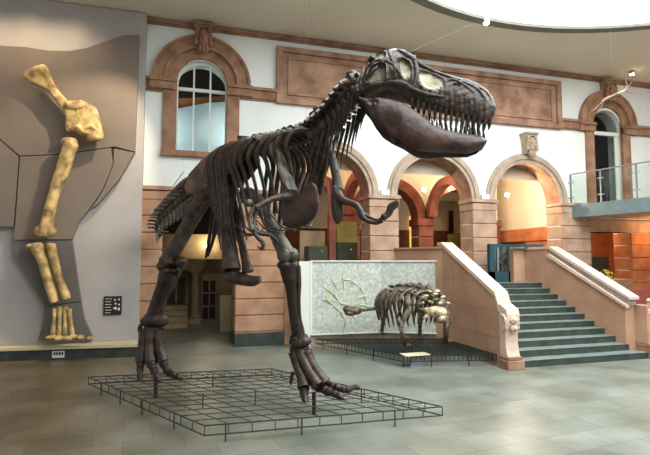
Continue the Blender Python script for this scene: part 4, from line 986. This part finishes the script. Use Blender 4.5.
# near leg (right in the image), planted forward
legbones([(248, 196, 7.35), (258, 203, 7.2), (266, 215, 7.02), (275, 232, 6.9), (283, 247, 6.8), (288, 256, 6.76)], [(.14, .13), (.12, .11), (.10, .10), (.10, .10), (.12, .11), (.13, .12)],
         [(288, 265, 6.76), (289, 273, 6.78), (292, 290, 6.85), (294, 310, 6.92), (297, 328, 6.98), (299, 338, 7.0)], [(.17, .14), (.15, .12), (.10, .09), (.088, .08), (.12, .09), (.13, .09)],
         [(297, 266, 6.74), (299, 280, 6.78), (299, 300, 6.85), (300, 318, 6.9), (303, 332, 6.94)], 'near')
b = MB(); b.tube([P(291, 341, 6.97), P(297, 343, 6.93), P(304, 342, 6.93), P(310, 340, 6.97)], [.05, .075, .075, .045], 12, noise=.08); b.tube([P(291, 349, 7.0), P(299, 350, 6.96), P(309, 348, 7.0)], [.045, .06, .045], 12, noise=.08); bp('ankle', b, 'bone')
for pts in ([(294, 352, 7.0), (297, 365, 6.95), (302, 378, 6.88), (304, 387, 6.82)], [(300, 352, 6.97), (306, 366, 6.9), (313, 378, 6.84), (318, 386, 6.78)], [(306, 351, 6.98), (312, 364, 6.94), (320, 376, 6.9), (325, 383, 6.87)]):
    b = MB(); b.tube([P(*a) for a in pts], [.085, .068, .075, .095], 12, sub=4, noise=.04); bp('metatarsal', b, 'bone2')
def toe(pts, r, m='bone'):
    b = MB(); 
    for i in range(len(pts) - 1):
        a, c = pts[i], pts[i + 1]; r0, r1 = r[i], r[i + 1]; last = i == len(pts) - 2
        b.tube([a, a.lerp(c, .15), a.lerp(c, .5), a.lerp(c, .88), c], [r0 * .7, r0, r0 * .72, r1 if not last else r1, r1 * .6], 10, sub=2)
    return bp('toe', b, m)
toe([G(304, 388, .30), G(304, 393, .27), G(305, 399, .25), G(306, 403, .225)], [.08, .065, .05, .012])
toe([G(318, 386, .31), G(327, 391, .29), G(337, 395, .27), G(346, 400, .225)], [.085, .065, .05, .012])
toe([G(325, 384, .32), G(335, 387, .32), G(346, 390, .29), G(355, 387, .28), G(361, 389.5, .23)], [.08, .065, .055, .042, .012])
toe([P(293, 372, 6.98), P(291, 379, 6.93), P(291, 386, 6.9)], [.035, .03, .008])
# far leg (left in the image), trailing
legbones([(208, 194, 7.72), (200, 204, 7.74), (190, 222, 7.78), (180, 240, 7.8), (172, 254, 7.8), (169, 262, 7.8)], [(.16, .14), (.16, .13), (.14, .12), (.13, .12), (.15, .13), (.17, .14)],
         [(170, 271, 7.8), (168, 277, 7.82), (164, 288, 7.88), (159, 300, 7.95), (155, 311, 8.0), (153, 317, 8.02)], [(.21, .17), (.19, .16), (.155, .13), (.14, .12), (.16, .12), (.16, .12)],
         [(179, 270, 7.75), (176, 280, 7.8), (170, 292, 7.85), (164, 303, 7.92), (161, 313, 7.96)], 'far')
b = MB(); b.blob(P(181, 262, 7.75), (.11, .11, .09)); b.blob(P(162, 266, 7.75), (.09, .09, .08)); bp('knee', b, 'bone2')
b = MB(); b.tube([P(144, 322, 8.0), P(152, 320, 7.94), P(162, 320, 7.96), P(167, 318, 8.0)], [.08, .125, .115, .07], 12, noise=.1); b.tube([P(145, 329, 8.0), P(153, 329, 7.96), P(164, 327, 8.0)], [.05, .08, .05], 12, noise=.1); b.blob(P(140, 329, 8.0), (.04, .04, .08)); bp('ankle', b, 'bone')
for pts in ([(145, 330, 8.0), (143, 342, 7.98), (142, 354, 7.95), (141, 361, 7.93)], [(152, 331, 7.97), (150, 343, 7.92), (150, 355, 7.88), (151, 362, 7.85)], [(160, 330, 7.98), (159, 342, 7.95), (161, 354, 7.92), (163, 361, 7.9)]):
    b = MB(); b.tube([P(*a) for a in pts], [.10, .08, .085, .10], 12, sub=4, noise=.05); bp('metatarsal', b, 'bone2')
toe([P(141, 362, 7.93), P(140, 368, 7.85), G(140, 377, .26), G(140, 381, .225)], [.08, .06, .05, .012])
toe([P(151, 363, 7.85), P(154, 370, 7.75), G(157, 378, .27), G(161, 382, .225)], [.085, .065, .055, .012])
toe([P(163, 362, 7.9), G(168, 372, .33), G(176, 376, .29), G(185, 379.5, .225)], [.08, .065, .055, .012])
# steel posts that hold the feet, and the tail rod
for q in ((314, 392), (156, 378)):
    a = G(q[0], q[1], .3); MB().tube([(a.x, a.y, 0.0), (a.x, a.y, .3)], .028, 12, sub=1).build('support_post', M['black'], REX)
MB().tube([P(173, 206, 9.6), P(173, 186, 9.6), P(183.5, 172, 9.6)], .012, 8, sub=1).build('support_rod', M['chrome'], REX)
MB().tube([P(155, 211, 10.4), P(163, 207, 10.3), P(176, 203.5, 9.5)], [.05, .06, .03], 8).build('support_arm', M['plinth'], REX)

# ================================================================ THE SMALL ARMOURED SKELETON
AP = .225
ANK = empty('armoured_dinosaur_skeleton', G(412, 345, AP), 'small dark armoured dinosaur skeleton with a pale head and clubbed tail on the mesh platform', 'skeleton')
def ap(name, b, m='ank', label=None, parent=ANK): o = smooth_angle(b.build(name, M[m], parent), 60); tag(o, label); return o
aspn = [P(388, 299, 11.05), P(391, 292, 10.95), P(399, 290, 10.75), P(409, 289, 10.5), (P(419, 290, 10.25)), P(429, 293, 10.05), P(437, 300, 9.88)]
asp = resample(aspn, 13); ah = V((asp[-1].x - asp[0].x, asp[-1].y - asp[0].y, 0)).normalized(); al = V((ah.y, -ah.x, 0))
for i, p in enumerate(asp):
    t = (asp[min(i + 1, 12)] - asp[max(i - 1, 0)]).normalized(); b = MB(); b.tube([p - t * .06, p, p + t * .06], [.055, .04, .055], 10, sub=1); b.tube([p, p + V((0, 0, .12))], [(.02, .04), (.015, .045)], 8, sub=1)
    b.tube([p - al * .14, p, p + al * .14], [.02, .03, .02], 8, sub=1); ap('vertebra', b)
for i in range(1, 12):
    p = asp[i]; u = i / 12; w = interp([(0, .34), (.3, .58), (.7, .56), (1, .36)], u); dr = interp([(0, .5), (.4, .80), (.8, .7), (1, .42)], u)
    for s in (1, -1):
        b = MB(); pts = [p + al * s * w * math.sin(min(1, a * 1.25) * math.pi / 2) * (1 - .25 * max(0, a - .7) / .3) + V((0, 0, .09 * math.sin(a * 3.1) - dr * a ** 2.1)) - ah * .06 * a for a in [k / 7 for k in range(8)]]
        b.tube(pts, [(.055, .025)] * 6 + [(.04, .02), (.018, .01)], 8, sub=2); ap('rib', b)
random.seed(21)
for i in range(1, 12, 2):                        # armour bosses in rows over the back
    for s, f in ((1, .35), (-1, .35), (1, .8), (-1, .8)):
        p = asp[i]; w = interp([(0, .28), (.3, .5), (.7, .48), (1, .3)], i / 12)
        c = p + al * s * w * f + V((0, 0, .13 - .26 * f ** 2)); b = MB(); b.blob(c, (.075, .085, .035), 10, 6, Matrix.Rotation(-s * f * .7, 3, ah)); b.blob(c + V((0, 0, .025)), (.02, .05, .03), 8, 6); ap('armour_plate', b, 'ankp' if i > 9 else 'ank')
b = MB(); b.blob(asp[0] + V((0, 0, -.02)), (.26, .16, .12), rot=Matrix.Rotation(math.atan2(al.y, al.x), 3, 'Z')); b.blob(asp[1] + V((0, 0, .02)), (.3, .14, .06), rot=Matrix.Rotation(math.atan2(al.y, al.x), 3, 'Z')); ap('pelvis', b)
# tail and club
tp = [asp[0] + V((0, 0, -.05)), P(380, 307, 11.1), P(373, 309, 11.1), P(365, 310, 11.08), P(358, 310, 11.05)]
for a, c in zip(resample(tp, 11), resample(tp, 11)[1:]): 
    b = MB(); b.tube([a, a.lerp(c, .5), c], [.04, .03, .04], 8, sub=1); ap('tail_vertebra', b)
b = MB(); b.blob(P(354, 310.5, 11.05), (.20, .17, .10)); b.blob(P(348, 309.5, 11.05), (.12, .15, .09)); b.blob(P(350, 313, 11.0), (.13, .12, .07)); ap('tail_club', b)
def aleg(pts, rr, foot):
    b = MB(); b.tube([P(*a) for a in pts[:3]], rr[:3], 10, noise=.06); b.blob(P(*pts[2]), rr[2] * 1.25); ap('upper_leg', b)
    b = MB(); b.tube([P(*a) for a in pts[2:-1]] + [V(foot) + V((0, 0, .07))], [rr[2]] + [r for r in rr[3:]], 10, noise=.06); ap('lower_leg', b)
    for k in (-1, 0, 1): b = MB(); f = V(foot); b.tube([f + V((0, 0, .07)), f + ah * .08 + al * .05 * k + V((0, 0, .045)), f + ah * .17 + al * .08 * k + V((0, 0, .018))], [.045, .035, .012], 8); ap('toe', b)
aleg([(388, 298, 11.1), (386, 306, 11.1), (385, 314, 11.1), (383, 322, 11.12), (382, 330, 11.1)], [.09, .07, .06, .045, .05], G(382, 334.5, AP))
aleg([(418, 304, 10.5), (420, 312, 10.6), (421, 318, 10.7), (420, 326, 10.8), (420, 331, 10.8)], [.08, .065, .055, .045, .045], G(420, 336, AP))
aleg([(411, 307, 9.85), (406, 315, 9.8), (401, 323, 9.8), (402, 334, 9.75), (404, 342, 9.7)], [.07, .06, .055, .04, .05], G(405, 347, AP))
aleg([(440, 308, 9.85), (446, 314, 9.8), (447, 321, 9.85), (446, 332, 9.9), (446, 336, 9.9)], [.09, .085, .07, .06, .06], G(445.5, 342, AP))
for a_ in ((441, 306, .14), (409, 305, .11)): b = MB(); b.blob(P(a_[0], a_[1], 9.9), (a_[2], a_[2] * .8, a_[2] * 1.15)); ap('shoulder', b)
# head: broad skull with horned corners, pale armour tiles
hc = P(436, 312, 9.62); rz = Matrix.Rotation(math.atan2(ah.y, ah.x), 3, 'Z')
b = MB(); b.blob(hc, (.24, .19, .12), 16, 10, rz); b.blob(hc + ah * .17 + V((0, 0, -.12)), (.12, .13, .08), 12, 8, rz)
for s in (1, -1): b.tube([hc - ah * .1 + al * s * .12 + V((0, 0, .04)), hc - ah * .2 + al * s * .24 + V((0, 0, .06))], [.06, .012], 8); b.tube([hc - ah * .06 + al * s * .13 - V((0, 0, .06)), hc - ah * .12 + al * s * .24 - V((0, 0, .11))], [.05, .012], 8)
H_ = ap('skull', b, 'ankp', 'pale lit skull')
b = MB(); b.blob(hc + ah * .12 + V((0, 0, -.16)), (.16, .13, .045), 12, 8, rz); ap('lower_jaw', b, 'ank', None, H_)
b = MB()
for s in (1, -1): b.blob(hc + ah * .12 + al * s * .155 + V((0, 0, .0)), (.028, .028, .02)); b.blob(hc + ah * .295 + al * s * .04 + V((0, 0, -.07)), (.02, .018, .014))
ap('skull_opening', b, 'ank', None, H_)
for k, (x, y, r) in enumerate([(426, 296, .075), (435, 294, .08), (443, 297, .07), (422, 303, .065), (431, 302, .08), (440, 303, .08), (448, 303, .06), (436, 308, .07)]):
    b = MB(); b.blob(P(x, y, 9.62), (r * .8, .05, r * .36), 9, 6, Matrix.Rotation(random.uniform(-.4, .4), 3, 'Y')); ap('neck_armour', b, 'ankp')

# ================================================================ CABLES, HANGING SKELETON, CEILING SPOTS
def cable(a, b_, label): r = MB().tube([a, b_], .0011, 6, sub=1).build('steel_cable', M['cable'], None); tag(r, label, 'cable', 'suspension cables')
q = N[0]; cable(V((P(309, 60, 5.9).x, P(309, 60, 5.9).y, CZ)), P(309, 132, 5.95), 'thin vertical steel cable above the shoulders of the large skeleton, right of its twin')
cable(V((P(306, 60, 6.1).x, P(306, 60, 6.1).y, CZ)), P(306, 134, 6.1), 'thin vertical steel cable above the shoulders of the large skeleton, left of its twin')
cable(V((P(181, 60, 8.6).x, P(181, 60, 8.6).y, CZ)), P(183, 196, 8.95), 'thin vertical steel cable crossing the arched window down to the tail')
sl = V((6.83, 9.97, CZ)); cable(sl, SP(405, 54, 0), 'thin slanting steel cable from the skylight rim to the skull')
def ceil_spot(p, label):
    r = empty('ceiling_spotlight', p, label, 'light')
    b = MB(); b.lathe(p + V((0, 0, -.10)), [(.075, 0), (.09, .05), (.06, .10)], 16); b.build('housing', M['chrome'], r)
    b = MB(); b.blob(p + V((0, 0, -.11)), (.065, .065, .03), 12, 8); b.build('bulb', M['lamp'], r)
ceil_spot(V((6.93, 9.74, CZ - .03)), 'small lit spotlight on the skylight rim above the skull')
ceil_spot(V((13.26, 11.31, CZ)), 'small lit ceiling spotlight above the balcony arch')
HG = empty('hanging_skeleton', P(612, 92, 11.0), 'thin pale fossil limb skeleton hanging in front of the balcony window', 'skeleton')
def hp(name, pts, r, D_=11.0): b = MB(); b.tube([P(x, y, D_) for x, y in pts], r, 8, noise=.1); return smooth_angle(b.build(name, M['gold'] if name == 'forearm' else M['hip'], HG), 60)
hp('upper_arm', [(602, 102), (608, 98), (613, 96), (618, 93)], [.03, .04, .03, .03])
hp('forearm', [(617, 94), (621, 92), (626, 90)], [.028, .018, .022])
hp('wing_finger', [(625, 91), (627, 86), (625.5, 80), (627, 74)], [.025, .02, .018, .008])
hp('wing_finger', [(604, 101), (599, 105), (594, 110), (591, 111)], [.03, .02, .014, .006])
hp('leg_bone', [(603, 101), (601, 107), (598, 110)], [.022, .016, .008])
hp('claw', [(626, 90), (630, 93), (634, 93)], [.014, .01, .004]); hp('claw', [(626, 88), (630, 85), (632, 81)], [.014, .01, .004])
b = MB(); b.tube([P(613, 96, 11), V((P(613, 96, 11).x, P(613, 96, 11).y, CZ))], .0015, 6, sub=1); b.build('hanging_wire', M['cable'], HG)

# ================================================================ CAMERA AND LIGHT
cam = bpy.data.cameras.new('camera'); cam.lens = 480 / 650 * 36; cam.sensor_width = 36; cam.sensor_fit = 'HORIZONTAL'
co_ = bpy.data.objects.new('camera', cam); COL.objects.link(co_); co_.location = (0, 0, EYE); co_.rotation_euler = (math.radians(90) + TILT, 0, -YAW); S.camera = co_
wd = bpy.data.worlds.new('hall_daylight'); S.world = wd; wd.use_nodes = True
wd.node_tree.nodes['Background'].inputs[0].default_value = (.93, .97, 1, 1); wd.node_tree.nodes['Background'].inputs[1].default_value = .60
def spot(name, loc, target, e, c, size, blend=.6, r=.05):
    l = bpy.data.lights.new(name, 'SPOT'); l.energy = e; l.color = c; l.spot_size = math.radians(size); l.spot_blend = blend; l.shadow_soft_size = r
    o = bpy.data.objects.new(name, l); COL.objects.link(o); o.location = loc; d = V(target) - V(loc); o.rotation_euler = d.to_track_quat('-Z', 'Y').to_euler(); return o
for x_ in (-4.3, -3.4, -2.6): spot('warm_spot', (x_, 11.1, CZ - .1), (x_, 11.55, 5.0), 130, (1, .80, .52), 125, 1.0, .3)
spot('warm_spot', (.2, 9.3, CZ - .1), (-2.6, 11.6, 4.0), 1250, (1, .84, .6), 48)
spot('head_spot', (6.9, 8.4, 7.9), tuple(hc), 700, (1, .90, .74), 12, .5)
S.view_settings.view_transform = 'Standard'; S.view_settings.look = 'None'; S.view_settings.exposure = 0; S.view_settings.gamma = 1
S.view_settings.use_curve_mapping = False
